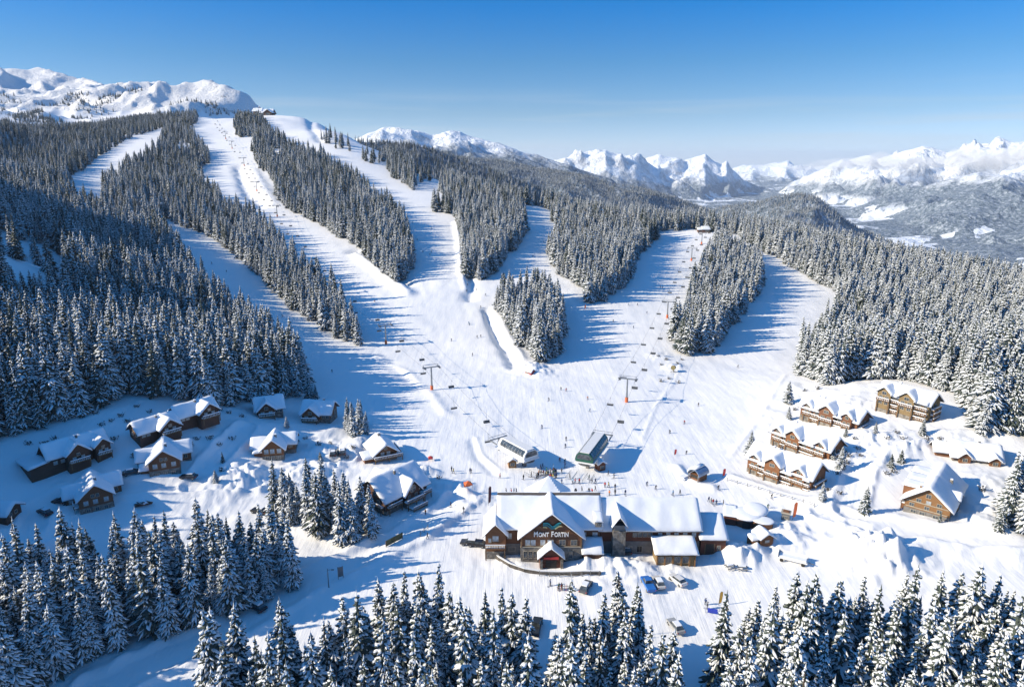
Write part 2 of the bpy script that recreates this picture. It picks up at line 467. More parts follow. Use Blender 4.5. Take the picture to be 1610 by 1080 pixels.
SNOW = (.80, .87, .95)
def snow_ground(rocky=False):
    m, nt, bs = mat_nodes('summit_snow' if rocky else 'packed_snow')
    geo = N(nt, 'ShaderNodeNewGeometry')
    n1 = noise(nt, .02, 5, geo.outputs['Position'])
    r = ramp(nt, n1.outputs['Fac'], [(.35, (.79, .81, .84)), (.65, (.84, .85, .87))])
    nt.links.new(r.outputs[0], bs.inputs['Base Color'])
    bs.inputs['Roughness'].default_value = .55
    bs.inputs['Specular IOR Level'].default_value = .25
    mp = N(nt, 'ShaderNodeMapping'); mp.inputs['Scale'].default_value = (1.0, .12, 1); mp.inputs['Rotation'].default_value = (0, 0, R(12))
    nt.links.new(geo.outputs['Position'], mp.inputs[0])
    n2 = noise(nt, .5, 5, mp.outputs[0], .6)
    mp3 = N(nt, 'ShaderNodeMapping'); mp3.inputs['Scale'].default_value = (1.0, .035, 1); mp3.inputs['Rotation'].default_value = (0, 0, R(-8))
    nt.links.new(geo.outputs['Position'], mp3.inputs[0])
    n3 = noise(nt, 1.4, 4, mp3.outputs[0], .7)
    ad = N(nt, 'ShaderNodeMath', operation='ADD'); nt.links.new(n2.outputs['Fac'], ad.inputs[0]); nt.links.new(n3.outputs['Fac'], ad.inputs[1])
    if not rocky: bump(nt, bs, ad.outputs[0], .26, .4)
    else:
        nr = noise(nt, .03, 9, geo.outputs['Position'], .75); sn = N(nt, 'ShaderNodeSeparateXYZ'); nt.links.new(geo.outputs['Normal'], sn.inputs[0])
        st = N(nt, 'ShaderNodeMath', operation='MULTIPLY_ADD'); st.inputs[1].default_value = .6
        zm = N(nt, 'ShaderNodeMath', operation='MAXIMUM'); zm.inputs[1].default_value = .80; nt.links.new(sn.outputs['Z'], zm.inputs[0])
        nt.links.new(nr.outputs['Fac'], st.inputs[0]); nt.links.new(zm.outputs[0], st.inputs[2])
        rk = N(nt, 'ShaderNodeMapRange'); rk.inputs['From Min'].default_value = 1.06; rk.inputs['From Max'].default_value = .98; nt.links.new(st.outputs[0], rk.inputs['Value'])
        mx = N(nt, 'ShaderNodeMix', data_type='RGBA'); mx.inputs[7].default_value = (.10, .11, .12, 1)
        nt.links.new(rk.outputs[0], mx.inputs[0]); nt.links.new(r.outputs[0], mx.inputs[6]); nt.links.new(mx.outputs[2], bs.inputs['Base Color'])
        bump(nt, bs, nr.outputs['Fac'], .8, 14)
    return m
def far_mat():
    m, nt, bs = mat_nodes('mountain_cover')
    geo = N(nt, 'ShaderNodeNewGeometry')
    sp = N(nt, 'ShaderNodeSeparateXYZ'); nt.links.new(geo.outputs['Position'], sp.inputs[0])
    sn = N(nt, 'ShaderNodeSeparateXYZ'); nt.links.new(geo.outputs['Normal'], sn.inputs[0])
    # tree cover factor: below the tree line, broken by avalanche tracks and fields
    nb = noise(nt, .0009, 6, geo.outputs['Position'], .6)
    nm = noise(nt, .006, 5, geo.outputs['Position'], .65)
    ln = N(nt, 'ShaderNodeVectorMath', operation='LENGTH'); nt.links.new(geo.outputs['Position'], ln.inputs[0])
    ld = N(nt, 'ShaderNodeMath', operation='DIVIDE'); ld.inputs[1].default_value = 20000; nt.links.new(ln.outputs['Value'], ld.inputs[0])
    def g_(z): q = (z + 600) / 1200; return (q, q, q)
    lt = ramp(nt, ld.outputs[0], [(.19, g_(360)), (.28, g_(110)), (.55, g_(-190)), (.7, g_(-290)), (1, g_(-330))])   # tree line of each range
    lz = N(nt, 'ShaderNodeMath', operation='MULTIPLY_ADD'); lz.inputs[1].default_value = -1200; lz.inputs[2].default_value = 600 + 380 - 115
    nt.links.new(lt.outputs[0], lz.inputs[0])
    a = N(nt, 'ShaderNodeMath', operation='MULTIPLY_ADD'); a.inputs[1].default_value = -300
    nt.links.new(nb.outputs['Fac'], a.inputs[0]); nt.links.new(lz.outputs[0], a.inputs[2])
    b = N(nt, 'ShaderNodeMath', operation='MULTIPLY_ADD'); b.inputs[1].default_value = -460
    nt.links.new(nm.outputs['Fac'], b.inputs[0]); 
    nt.links.new(a.outputs[0], b.inputs[2])
    c = N(nt, 'ShaderNodeMath', operation='ADD'); nt.links.new(sp.outputs['Z'], c.inputs[0]); nt.links.new(b.outputs[0], c.inputs[1])
    tl = N(nt, 'ShaderNodeMapRange'); tl.inputs['From Min'].default_value = -40; tl.inputs['From Max'].default_value = -190
    nt.links.new(c.outputs[0], tl.inputs['Value'])
    # farmland clearings low in the valley
    vo = N(nt, 'ShaderNodeTexVoronoi'); vo.inputs['Scale'].default_value = .0042
    mpv = N(nt, 'ShaderNodeMapping'); mpv.inputs['Scale'].default_value = (.55, 1, 1); nt.links.new(geo.outputs['Position'], mpv.inputs[0])
    nwarp = noise(nt, .004, 3, geo.outputs['Position'])
    mixv = N(nt, 'ShaderNodeMix', data_type='VECTOR'); mixv.inputs[0].default_value = .5
    sc = N(nt, 'ShaderNodeVectorMath', operation='SCALE'); sc.inputs['Scale'].default_value = 500
    nt.links.new(nwarp.outputs['Color'], sc.inputs[0])
    ad = N(nt, 'ShaderNodeVectorMath', operation='ADD'); nt.links.new(mpv.outputs[0], ad.inputs[0]); nt.links.new(sc.outputs[0], ad.inputs[1])
    nt.links.new(ad.outputs[0], vo.inputs['Vector'])
    fl = ramp(nt, vo.outputs['Color'], [(.0, (1, 1, 1)), (.30, (1, 1, 1)), (.32, (0, 0, 0)), (1, (0, 0, 0))])
    zlow = N(nt, 'ShaderNodeMapRange'); zlow.inputs['From Min'].default_value = -330; zlow.inputs['From Max'].default_value = -400
    nt.links.new(sp.outputs['Z'], zlow.inputs['Value'])
    fm = N(nt, 'ShaderNodeMath', operation='MULTIPLY'); nt.links.new(fl.outputs[0], fm.inputs[0]); nt.links.new(zlow.outputs[0], fm.inputs[1])
    tf = N(nt, 'ShaderNodeMath', operation='SUBTRACT', use_clamp=True); nt.links.new(tl.outputs[0], tf.inputs[0]); nt.links.new(fm.outputs[0], tf.inputs[1])
    # trees: dark and frosted specks
    ns = noise(nt, .035, 4, geo.outputs['Position'], .8)
    tc_ = ramp(nt, ns.outputs['Fac'], [(.36, (.04, .065, .09)), (.52, (.18, .225, .28)), (.64, (.46, .51, .58))])
    # snow with rock on steep faces
    nr = noise(nt, .009, 8, geo.outputs['Position'], .78)
    st = N(nt, 'ShaderNodeMath', operation='MULTIPLY_ADD'); st.inputs[1].default_value = .45
    zm = N(nt, 'ShaderNodeMath', operation='MAXIMUM'); zm.inputs[1].default_value = .72; nt.links.new(sn.outputs['Z'], zm.inputs[0])
    nt.links.new(nr.outputs['Fac'], st.inputs[0]); nt.links.new(zm.outputs[0], st.inputs[2])
    rk = N(nt, 'ShaderNodeMapRange'); rk.inputs['From Min'].default_value = .99; rk.inputs['From Max'].default_value = .84
    nt.links.new(st.outputs[0], rk.inputs['Value'])
    rkc = N(nt, 'ShaderNodeMix', data_type='RGBA'); rkc.inputs[6].default_value = (.82, .87, .94, 1); rkc.inputs[7].default_value = (.17, .18, .21, 1)
    nt.links.new(rk.outputs[0], rkc.inputs[0])
    mx = N(nt, 'ShaderNodeMix', data_type='RGBA')
    nt.links.new(tf.outputs[0], mx.inputs[0]); nt.links.new(rkc.outputs[2], mx.inputs[6]); nt.links.new(tc_.outputs[0], mx.inputs[7])
    nt.links.new(mx.outputs[2], bs.inputs['Base Color'])
    bs.inputs['Roughness'].default_value = .8; bs.inputs['Specular IOR Level'].default_value = .1
    nbp = noise(nt, .012, 6, geo.outputs['Position'], .6)
    bump(nt, bs, nbp.outputs['Fac'], .9, 60)
    return m
M_SNOW = snow_ground(); M_HIGH = snow_ground(True)
M_FAR = far_mat()
M_TSNOW = simple('branch_snow', (.74, .78, .83), .6, var=.05, scale=2)
M_NEEDLE = simple('needles', (.055, .075, .065), .8, var=.5, scale=1.5)
M_BARK = simple('bark', (.09, .065, .05), .9, var=.3, scale=6)

def sheet(name, X, Y, H, mats, label, mat_idx=None):
    nr, nc = X.shape
    co = np.stack([X, Y, H], -1).reshape(-1, 3).astype(np.float32)
    i = np.arange(nr - 1)[:, None] * nc + np.arange(nc - 1)[None, :]
    f = np.stack([i, i + 1, i + nc + 1, i + nc], -1).reshape(-1, 4).astype(np.int32)
    me = bpy.data.meshes.new(name)
    me.vertices.add(len(co)); me.vertices.foreach_set('co', co.ravel())
    me.loops.add(f.size); me.loops.foreach_set('vertex_index', f.ravel())
    me.polygons.add(len(f)); me.polygons.foreach_set('loop_start', np.arange(0, f.size, 4, dtype=np.int32))
    me.polygons.foreach_set('loop_total', np.full(len(f), 4, np.int32))
    me.polygons.foreach_set('use_smooth', np.ones(len(f), bool))
    for m in mats: me.materials.append(m)
    if mat_idx is not None: me.polygons.foreach_set('material_index', mat_idx.ravel().astype(np.int32))
    me.update(); me.validate()
    o = bpy.data.objects.new(name, me); COL.objects.link(o)
    o['kind'] = 'structure'; o['label'] = label; o['category'] = 'terrain'
    return o
isfar = (HF_n > HN - .5) & (rad > 1000)
fmi = (isfar[:-1, :-1] | isfar[1:, 1:]).astype(int)
fmi = np.where((fmi == 0) & (HN[1:, 1:] > 205) & (rad[1:, 1:] > 1450), 2, fmi)
sheet('snow_ground', XN, YN, HN, [M_SNOW, M_FAR, M_HIGH], 'snow covered ground and ski slopes rising from the village', fmi)
sheet('mountains', XF, YF, HF, [M_FAR], 'snowy mountain ranges and forested valley in the distance')

# ------------------------------------------------------------------ object helpers
def tag(o, label=None, cat=None, group=None, kind=None):
    if label: o['label'] = label
    if cat: o['category'] = cat
    if group: o['group'] = group
    if kind: o['kind'] = kind
    return o
def empty(name, loc, rz=0.0, scale=1.0, tilt=(0, 0)):
    o = bpy.data.objects.new(name, None); COL.objects.link(o)
    o.location = loc; o.rotation_euler = (tilt[0], tilt[1], rz); o.scale = (scale,) * 3
    o.empty_display_size = .5
    return o
def link_mesh(name, me, parent=None, loc=(0, 0, 0), rz=0.0):
    o = bpy.data.objects.new(name, me); COL.objects.link(o)
    o.location = loc; o.rotation_euler = (0, 0, rz)
    if parent is not None: o.parent = parent
    return o

class MB:
    """collects shapes of one part and links them as one mesh object"""
    def __init__(s): s.v = []; s.f = []; s.m = []
    def add(s, vs, fs, mi=0):
        b = len(s.v); s.v += [tuple(v) for v in vs]
        for f in fs: s.f.append(tuple(i + b for i in f)); s.m.append(mi)
        return s
    def box(s, x0, y0, z0, x1, y1, z1, mi=0):
        return s.add([(x0,y0,z0),(x1,y0,z0),(x1,y1,z0),(x0,y1,z0),(x0,y0,z1),(x1,y0,z1),(x1,y1,z1),(x0,y1,z1)],
                     [(0,3,2,1),(4,5,6,7),(0,1,5,4),(1,2,6,5),(2,3,7,6),(3,0,4,7)], mi)
    def tube(s, a, b, r0, r1=None, n=6, mi=0):
        r1 = r0 if r1 is None else r1
        a = Vector(a); b = Vector(b); d = (b - a).normalized()
        u = d.orthogonal().normalized(); w = d.cross(u)
        vs = []
        for p, r in ((a, r0), (b, r1)):
            for k in range(n):
                t = 2 * math.pi * k / n
                vs.append(p + (u * math.cos(t) + w * math.sin(t)) * r)
        fs = [(k, (k + 1) % n, n + (k + 1) % n, n + k) for k in range(n)] + [tuple(range(n))[::-1], tuple(range(n, 2 * n))]
        return s.add(vs, fs, mi)
    def beam(s, a, b, w, h, mi=0):
        a = Vector(a); b = Vector(b); d = (b - a).normalized()
        up = Vector((0, 0, 1)) if abs(d.z) < .95 else Vector((0, 1, 0))
        u = d.cross(up).normalized() * w / 2; t = u.cross(d).normalized() * h / 2
        vs = [p + su * u + st * t for p in (a, b) for su, st in ((-1,-1),(1,-1),(1,1),(-1,1))]
        return s.add(vs, [(0,1,2,3),(7,6,5,4),(0,4,5,1),(1,5,6,2),(2,6,7,3),(3,7,4,0)], mi)
    def prism(s, poly, y0, y1, mi=0):
        """poly in x,z, extruded along y"""
        n = len(poly)
        vs = [(x, y0, z) for x, z in poly] + [(x, y1, z) for x, z in poly]
        fs = [tuple(range(n)), tuple(range(2 * n - 1, n - 1, -1))] + [(i + n, (i + 1) % n + n, (i + 1) % n, i) for i in range(n)]
        return s.add(vs, fs, mi)
    def build(s, name, mats, parent=None, loc=(0, 0, 0), rz=0.0, smooth=False, bevel=0.0):
        me = bpy.data.meshes.new(name)
        me.from_pydata(s.v, [], s.f)
        if not isinstance(mats, (list, tuple)): mats = [mats]
        for m in mats: me.materials.append(m)
        me.polygons.foreach_set('material_index', s.m)
        bm = bmesh.new(); bm.from_mesh(me); bmesh.ops.recalc_face_normals(bm, faces=bm.faces)
        if bevel: bmesh.ops.bevel(bm, geom=bm.edges[:], offset=bevel, segments=2, affect='EDGES', clamp_overlap=True)
        bm.to_mesh(me); bm.free()
        if smooth: me.polygons.foreach_set('use_smooth', [True] * len(me.polygons))
        me.update()
        return link_mesh(name, me, parent, loc, rz)

# ------------------------------------------------------------------ trees
TREE_H = 18.0
def crown_mesh(seed, Rb, whorls, nb, snow, droop=.45, bare=.07, snowt=.17, needle=None):
    q = np.random.default_rng(seed)
    V = []; F = []; MI = []
    H = TREE_H
    lean = q.normal(0, .010, 2)
    def axis(z): return lean[0] * z, lean[1] * z
    # dark inner mass
    nn = 9; base = len(V); lev = 6
    for i in range(lev):
        t = i / (lev - 1); z = H * (bare + .02 + (.9 - bare) * t); ax, ay = axis(z)
        for k in range(nn):
            a = 2 * math.pi * k / nn + i * .35
            rr = Rb * .42 * (1 - t) ** .9 * q.uniform(.7, 1.25) + .05
            V.append((ax + rr * math.cos(a), ay + rr * math.sin(a), z + q.uniform(-.2, .2)))
    for i in range(lev - 1):
        for k in range(nn):
            a_ = base + i * nn + k; b_ = base + i * nn + (k + 1) % nn
            F.append((a_, b_, b_ + nn, a_ + nn)); MI.append(0)
    gap = q.uniform(0, 2 * math.pi)
    for i in range(whorls):
        t = (i + q.uniform(-.3, .3)) / whorls; t = min(max(t, 0), .985)
        z = H * (bare + (.985 - bare) * t); ax, ay = axis(z)
        rad = Rb * ((1 - t) ** .78) * (.55 + .45 * min(1, t * 7 + .35)) * q.uniform(.82, 1.12) + .12
        n = max(4, int(round(nb * (1 - .45 * t))))
        a0 = q.uniform(0, 6.28)
        for k in range(n):
            a = a0 + 2 * math.pi * k / n + q.uniform(-.35, .35)
            L = rad * q.uniform(.5, 1.2)
            if q.random() < .07: L *= 1.25
            ca, sa = math.cos(a), math.sin(a)
            dr = droop * q.uniform(.7, 1.35) * (1.15 - .75 * t)
            zz = z + q.uniform(-.25, .25)
            def spray(ox, oy, oz, ang, L, w, dr):
                ca, sa = math.cos(ang), math.sin(ang)
                def pt(s_, side, up):
                    r_ = s_ * L; zc = oz + .12 * L * math.sin(s_ * 3.0) - dr * L * s_ ** 1.4 + up
                    return (ox + ca * r_ - sa * side, oy + sa * r_ + ca * side, zc)
                b = len(V)
                for s_, wp in zip((0.04, .42, .78, 1.0), (.45, 1.0, .72, .12)):
                    hw = w * wp; d_ = .5 * hw + .1
                    V.append(pt(s_, -hw * q.uniform(.7, 1.2), -d_ * q.uniform(.9, 1.7))); V.append(pt(s_, 0, 0)); V.append(pt(s_, hw * q.uniform(.7, 1.2), -d_ * q.uniform(.9, 1.7)))
                for j in range(3):
                    c0 = b + j * 3
                    F.append((c0, c0 + 1, c0 + 4, c0 + 3)); F.append((c0 + 1, c0 + 2, c0 + 5, c0 + 4)); MI.extend([0, 0])
                if q.random() < snow:
                    b = len(V); s0 = q.uniform(0, .35); cov = q.uniform(.5, .98)
                    for s_, wp in zip((.1 + s0 * .6, .45, .8, 1.03), (.35, .95, .75, .16)):
                        hw = w * wp * cov; d_ = .38 * hw
                        lump = q.uniform(.6, 1.6) * snowt * (.55 + .45 * wp) + .03
                        V.append(pt(s_, -hw, -d_ * q.uniform(.7, 1.1) + .03)); V.append(pt(s_, q.uniform(-.15, .15) * hw, lump)); V.append(pt(s_, hw, -d_ * q.uniform(.7, 1.1) + .03))
                    for j in range(3):
                        c0 = b + j * 3
                        F.append((c0, c0 + 1, c0 + 4, c0 + 3)); F.append((c0 + 1, c0 + 2, c0 + 5, c0 + 4)); MI.extend([1, 1])
                    F.append((b, b + 1, b + 2)); F.append((b + 9, b + 11, b + 10)); MI.extend([1, 1])
                return pt
            w = .12 + L * q.uniform(.07, .12)
            pt = spray(ax, ay, zz, a, L, w, dr)
            for sg in (-1, 1):
                if L < .7: continue
                s1 = q.uniform(.28, .6); p1 = pt(s1, 0, -.03)
                spray(*p1, a + sg * q.uniform(.45, .8), L * q.uniform(.34, .55), w * .85, dr * 1.15)
                if L > 1.7:
                    p2 = pt(q.uniform(.15, .3), 0, -.05); spray(*p2, a + sg * q.uniform(.6, 1.0), L * q.uniform(.3, .45), w * .8, dr * 1.1)
    # leader
    ax, ay = axis(H)
    b = len(V)
    for k in range(4):
        a = k * math.pi / 2; z = H * .93; V.append((axis(z)[0] + .16 * math.cos(a), axis(z)[1] + .16 * math.sin(a), z))
    V.append((ax, ay, H + .3))
    for k in range(4): F.append((b + k, b + (k + 1) % 4, b + 4)); MI.append(1 if q.random() < snow else 0)
    me = bpy.data.meshes.new('crown')
    me.from_pydata(V, [], F)
    me.materials.append(needle or M_NEEDLE); me.materials.append(M_TSNOW)
    me.polygons.foreach_set('material_index', MI)
    me.polygons.foreach_set('use_smooth', [True] * len(F))
    me.update()
    return me
def trunk_mesh():
    mb = MB(); mb.tube((0, 0, -1.5), (0, 0, 5), .27, .2, 7); mb.tube((0, 0, 5), (0, 0, TREE_H * .93), .2, .05, 6)
    for k, (z, a, l) in enumerate([(1.3, .5, .9), (1.9, 2.6, 1.1), (2.4, 4.4, .8)]):
        mb.tube((0, 0, z), (math.cos(a) * l, math.sin(a) * l, z - .15), .05, .02, 4)
    me_o = mb.build('trunk', M_BARK); me = me_o.data; bpy.data.objects.remove(me_o); return me
TRUNK = trunk_mesh()
CROWNS = [  # snowy, slender; snowy, full; half snowed; dark
    crown_mesh(1, 2.8, 31, 9, .82, .40), crown_mesh(2, 2.4, 32, 8, .80, .44), crown_mesh(3, 3.3, 30, 10, .84, .38),
    crown_mesh(4, 3.0, 31, 9, .72, .40, snowt=.2), crown_mesh(5, 2.05, 31, 8, .76, .40), crown_mesh(6, 2.9, 30, 9, .58, .36),
    crown_mesh(7, 2.6, 30, 9, .46, .34), crown_mesh(8, 3.1, 29, 9, .30, .32, snowt=.11), crown_mesh(9, 2.4, 29, 8, .18, .32, snowt=.1),
    crown_mesh(10, 3.6, 31, 10, .86, .36, snowt=.2)]

FOREST = {}
U_ = [(-500,130),(0,192),(60,175),(100,200),(180,190),(250,180),(262,180),(257,201),(210,216),(185,229),(150,250),(135,265),(110,282),(105,312),(130,325),(165,332),(245,348),(262,375),(290,410),(320,450),(350,480),(400,520),(455,575),(480,605),(478,622),(400,632),(340,645),(280,628),(200,622),(130,655),(50,685),(-50,705),(-500,770)]
B_ = [(257,201),(262,180),(312,178),(310,195),(300,205),(325,240),(331,255),(312,275),(322,300),(350,325),(385,335),(415,362),(450,405),(490,440),(520,468),(550,505),(580,546),(560,545),(520,530),(470,495),(420,450),(370,400),(320,368),(262,348),(245,346),(165,330),(162,300),(187,277),(205,258),(250,238)]
C_ = [(413,186),(430,210),(445,222),(468,240),(504,246),(536,268),(570,293),(600,318),(630,345),(645,380),(650,420),(638,442),(624,445),(600,430),(560,388),(514,360),(462,335),(441,322),(430,298),(424,275),(411,268),(393,240),(400,222),(395,215),(372,217),(367,195),(375,185)]
D_ = [(504,220),(518,229),(547,244),(570,253),(609,263),(616,279),(640,292),(667,315),(684,335),(717,342),(719,355),(727,375),(729,431),(735,440),(751,442),(778,433),(796,402),(813,391),(827,369),(825,335),(819,323),(849,324),(867,333),(864,346),(880,362),(862,400),(875,433),(907,449),(915,460),(927,477),(951,476),(965,461),(986,448),(1006,400),(1036,376),(1036,364),(1100,362),(1120,366),(1144,366),(1144,200),(1000,150),(500,100),(500,190),(604,229),(606,250),(575,242),(545,228),(512,213)]
F_ = [(775,490),(783,498),(798,509),(814,540),(838,559),(853,574),(866,572),(883,550),(889,524),(888,494),(878,480),(840,466),(800,468),(782,476)]
G_ = [(1120,385),(1105,430),(1085,470),(1068,515),(1056,540),(1062,558),(1086,560),(1112,555),(1133,540),(1151,520),(1164,498),(1185,470),(1200,452),(1200,430),(1175,410),(1140,388)]
H_ = [(1144,366),(1170,381),(1220,407),(1246,422),(1280,441),(1322,463),(1312,500),(1290,530),(1262,565),(1244,589),(1270,591),(1301,606),(1350,596),(1424,598),(1473,611),(1507,623),(1530,671),(1541,683),(1573,683),(1610,694),(1900,740),(1900,150),(1144,150)]
FG = [[(-90,930),(60,925),(180,925),(290,895),(380,885),(470,895),(484,912),(440,940),(389,960),(314,983),(261,999),(219,1004),(144,1044),(89,1066),(60,1110),(-90,1180)],
      [(415,822),(430,805),(500,795),(560,805),(590,830),(590,850),(565,862),(532,855),(493,843),(438,832)],
      [(345,1120),(340,1300),(440,1330),(830,1330),(828,1110),(800,1065),(724,1045),(660,1030),(600,1028),(560,1065),(506,1085),(430,1112)],
      [(875,1095),(900,1060),(934,1045),(990,1045),(1010,1080),(1030,1110),(1075,1190),(1075,1330),(800,1330),(800,1230),(850,1160)],
      [(1120,1090),(1140,1065),(1190,1045),(1260,1035),(1320,1030),(1450,1032),(1520,1022),(1610,1012),(1760,1015),(1760,1330),(1130,1330),(1110,1200)],
      [(1560,828),(1575,815),(1600,790),(1640,760),(1760,760),(1760,860),(1610,838),(1575,836)],
      [(200,1200),(330,1170),(330,1300),(200,1300)],
      [(535,672),(555,662),(578,668),(577,683),(545,690)]]
FG_LABEL = ['snow laden conifer in the dark shaded stand at the bottom left', 'snowy conifer in the clump beside the big dark chalet',
            'tall snow laden conifer in the stand at the bottom centre', 'snowy conifer in the small clump below the parked cars',
            'tall sunlit snowy conifer in the wide stand at the bottom right', 'snowy conifer at the right edge beside the long wooden lodge',
            'snowy conifer tip by the shaded road at the bottom left', 'snowy conifer in the tuft between the chalets and the piste']
ST_LABEL = {'U': 'conifer in the forest on the shaded hillside at the left edge', 'B': 'conifer in the forest band left of the main lift piste',
            'C': 'conifer in the forest wedge between the two upper left pistes', 'D': 'conifer in the forest between the central pistes',
            'F': 'conifer in the small wooded island in the middle of the pistes', 'G': 'conifer in the wooded strip right of the right hand chairlift',
            'H': 'frosted conifer in the large forest on the right hillside'}
M_ = [(-300,120),(0,135),(60,168),(105,150),(160,132),(235,145),(300,142),(400,173),(398,184),(250,183),(100,205),(0,197),(-300,200)]
CLEAR_THIN = [([(5,362),(30,370),(60,384),(100,405),(112,440),(105,470),(60,475),(0,465),(-60,440),(-60,370)], .10),
              ([(650,262),(695,276),(706,322),(660,318)], .04),
              ([(482,186),(540,200),(604,228),(613,262),(588,264),(560,250),(530,236),(506,218)], .25),
              ([(-500,90),(0,140),(400,165),(400,184),(262,180),(100,205),(0,197),(-500,160)], .8)]

def candidates(step, y0, y1, xr):
    xs = np.arange(-xr, xr, step); ys = np.arange(y0, y1, step * .95)
    X, Y = np.meshgrid(xs, ys)
    X = X + (np.arange(len(ys)) % 2)[:, None] * step * .5
    X = X + rng.uniform(-.36, .36, X.shape) * step; Y = Y + rng.uniform(-.36, .36, Y.shape) * step
    return X.ravel(), Y.ravel()
def visible(x, y, h, r, margin):
    az = np.arctan2(x, y)
    i = np.clip(np.interp(r, RN, np.arange(len(RN))).astype(int) - 1, 0, len(RN) - 1)
    j = np.clip(((az - AZ0) / (AZ1 - AZ0) * (NAZ - 1)).astype(int), 0, NAZ - 1)
    return (h + margin - CAM_H) / r > ELEV[i, j]
pts = []     # x, y, z, height, stand, px, py, depth
def plant(step, y0, y1, xr, r0, r1, hmean):
    x, y = candidates(step, y0, y1, xr)
    r = np.hypot(x, y); az = np.arctan2(x, y)
    k = (r >= r0) & (r < r1) & (np.abs(az) < R(58)) & (y > 20)
    x, y, r = x[k], y[k], r[k]
    h = h_at(x, y)
    px, py, d = proj(x, y, h)
    ht = hmean * np.clip(rng.normal(1, .19, len(x)), .5, 1.32)
    vis = visible(x, y, h, r, 24)
    SC = {'fg0': .84, 'fg1': .70, 'fg2': 1.0, 'fg3': 1.02, 'fg4': 1.0, 'fg5': .8, 'fg6': .6, 'fg7': .5}
    stand = np.full(len(x), '', dtype=object)
    dens = np.ones(len(x))
    for nm, poly in (('M', M_), ('U', U_), ('B', B_), ('C', C_), ('D', D_), ('F', F_), ('G', G_), ('H', H_)):
        stand[inpoly(px, py, poly) & (r > (180 if nm in 'UH' else 240))] = nm
    for i, poly in enumerate(FG): stand[inpoly(px, py, poly) & (r < 330)] = 'fg%d' % i
    ht = ht * np.array([SC.get(s_, 1.0) for s_ in stand])
    for poly, dn in CLEAR_THIN: dens[inpoly(px, py, poly) & (stand != '')] = dn
    left = (x < -0.79 * y - 38) & (y < 900) & (y > 60)
    stand[left] = 'L'
    # high ground thins out
    dens *= 1 - .78 * sstep(175, 250, h) * (x < 0)
    dens *= np.where((h > 185) & (x < 0), np.clip(1.0 + 3.0 * vnoise(x / 110, y / 75, 62), 0, 3), 1)
    dens = np.where(stand == 'M', np.clip(.08 + 1.6 * (vnoise(x / 130, y / 95, 62) - .12) + .7 * vnoise(x / 40, y / 40, 63), 0, .8), dens)
    dens *= np.where(r > 560, np.clip(.98 + 1.5 * np.minimum(vnoise(x / 60, y / 60, 61) + .22, 0) + .5 * vnoise(x / 22, y / 22, 64), .03, 1), 1)
    ok = (stand != '') & (vis | left) & (rng.random(len(x)) < dens)
    for kx, ky, kr in PADS:
        wx, wy, _ = G(kx, ky); ok &= np.hypot(x - wx, y - wy) > kr * .95
    tx = (px > -260) & (px < 1870) | left
    ok &= tx
    for i in np.nonzero(ok)[0]:
        pts.append((x[i], y[i], h[i], ht[i] * (1 - .25 * (r[i] > 1100) - .2 * (r[i] > 1500)), stand[i], px[i], py[i], d[i]))
plant(3.6, 40, 360, 420, 50, 330, 19)
plant(4.8, 200, 700, 760, 330, 620, 17.5)
plant(6.4, 400, 2400, 1900, 620, 2300, 17)
# single trees: base pixel, tip pixel, crown, label
SINGLES = [
    (1239,634,597,3,'snowy conifer beside the piste edge, upper of two by the brown row lodge'), (1240,660,637,0,'snowy conifer left of the brown row lodge, lower of two'),
    (1180,716,676,5,'conifer left of the two stacked row lodges, tallest there'), (1190,716,699,6,'small conifer left of the two stacked row lodges'),
    (1203,712,698,5,'small bushy conifer touching the upper stacked row lodge'),
    (1376,681,661,6,'small lone conifer in the snow below the tall yellow lodge'), (1330,686,670,7,'small dark conifer at the corner of the brown row lodge'),
    (1450,684,655,6,'lone conifer right below the tall yellow lodge'), (1401,734,711,7,'dark conifer behind the long gabled lodge, left one'),
    (1416,727,704,7,'dark conifer behind the long gabled lodge, right one'), (1358,807,760,6,'bushy lone conifer by the snowy road junction'),
    (1293,786,756,0,'thin snow crusted conifer in front of the lower row lodge'), (1321,736,700,3,'snowy conifer at the right end of the stacked row lodges'),
    (1477,820,803,8,'low dark conifer in front of the long gabled lodge'), (1570,834,790,6,'conifer at the edge of the right hand stand by the road'),
    (1310,722,700,6,'short conifer behind the end of the lower row lodge'),
    (340,759,737,2,'small snowy conifer alone in the shaded village'), (351,727,708,8,'small dark conifer on the village lane'),
    (504,725,708,7,'small dark conifer below the sunlit middle chalet'), (452,672,653,2,'small snowy conifer between the two upper chalets'),
    (487,628,588,5,'conifer standing alone above the lit upper chalet, left of two'), (497,630,602,6,'smaller conifer above the lit upper chalet, right of two'),
    (532,716,700,6,'small conifer above the car by the village path'),
    (1239,705,690,6,'tiny conifer between the row lodges'),
    (805,498,458,5,'lone conifer at the left corner of the wooded island')]
INDIV = []
for (px, py, ty, cr, lab) in SINGLES[:-1]:
    x, y, z = G(px, py)
    h = top_h((x, y, z), px, ty)
    INDIV.append((x, y, z, max(3, h), cr, lab, 'single'))
cand = []
for i, p in enumerate(pts):
    sz = p[3] / p[7] * FPX
    tip = p[6] - sz * .85
    if -30 < p[5] < 1640 and tip < 1075 and p[7] > 0 and not (p[4] == 'L' and p[5] < -10):
        occl = 1.0
        cand.append((sz, i))
cand.sort(reverse=True)
N_IND = 300 - len(INDIV) - 2
chosen = set(i for _, i in cand[:N_IND])
stuff = []
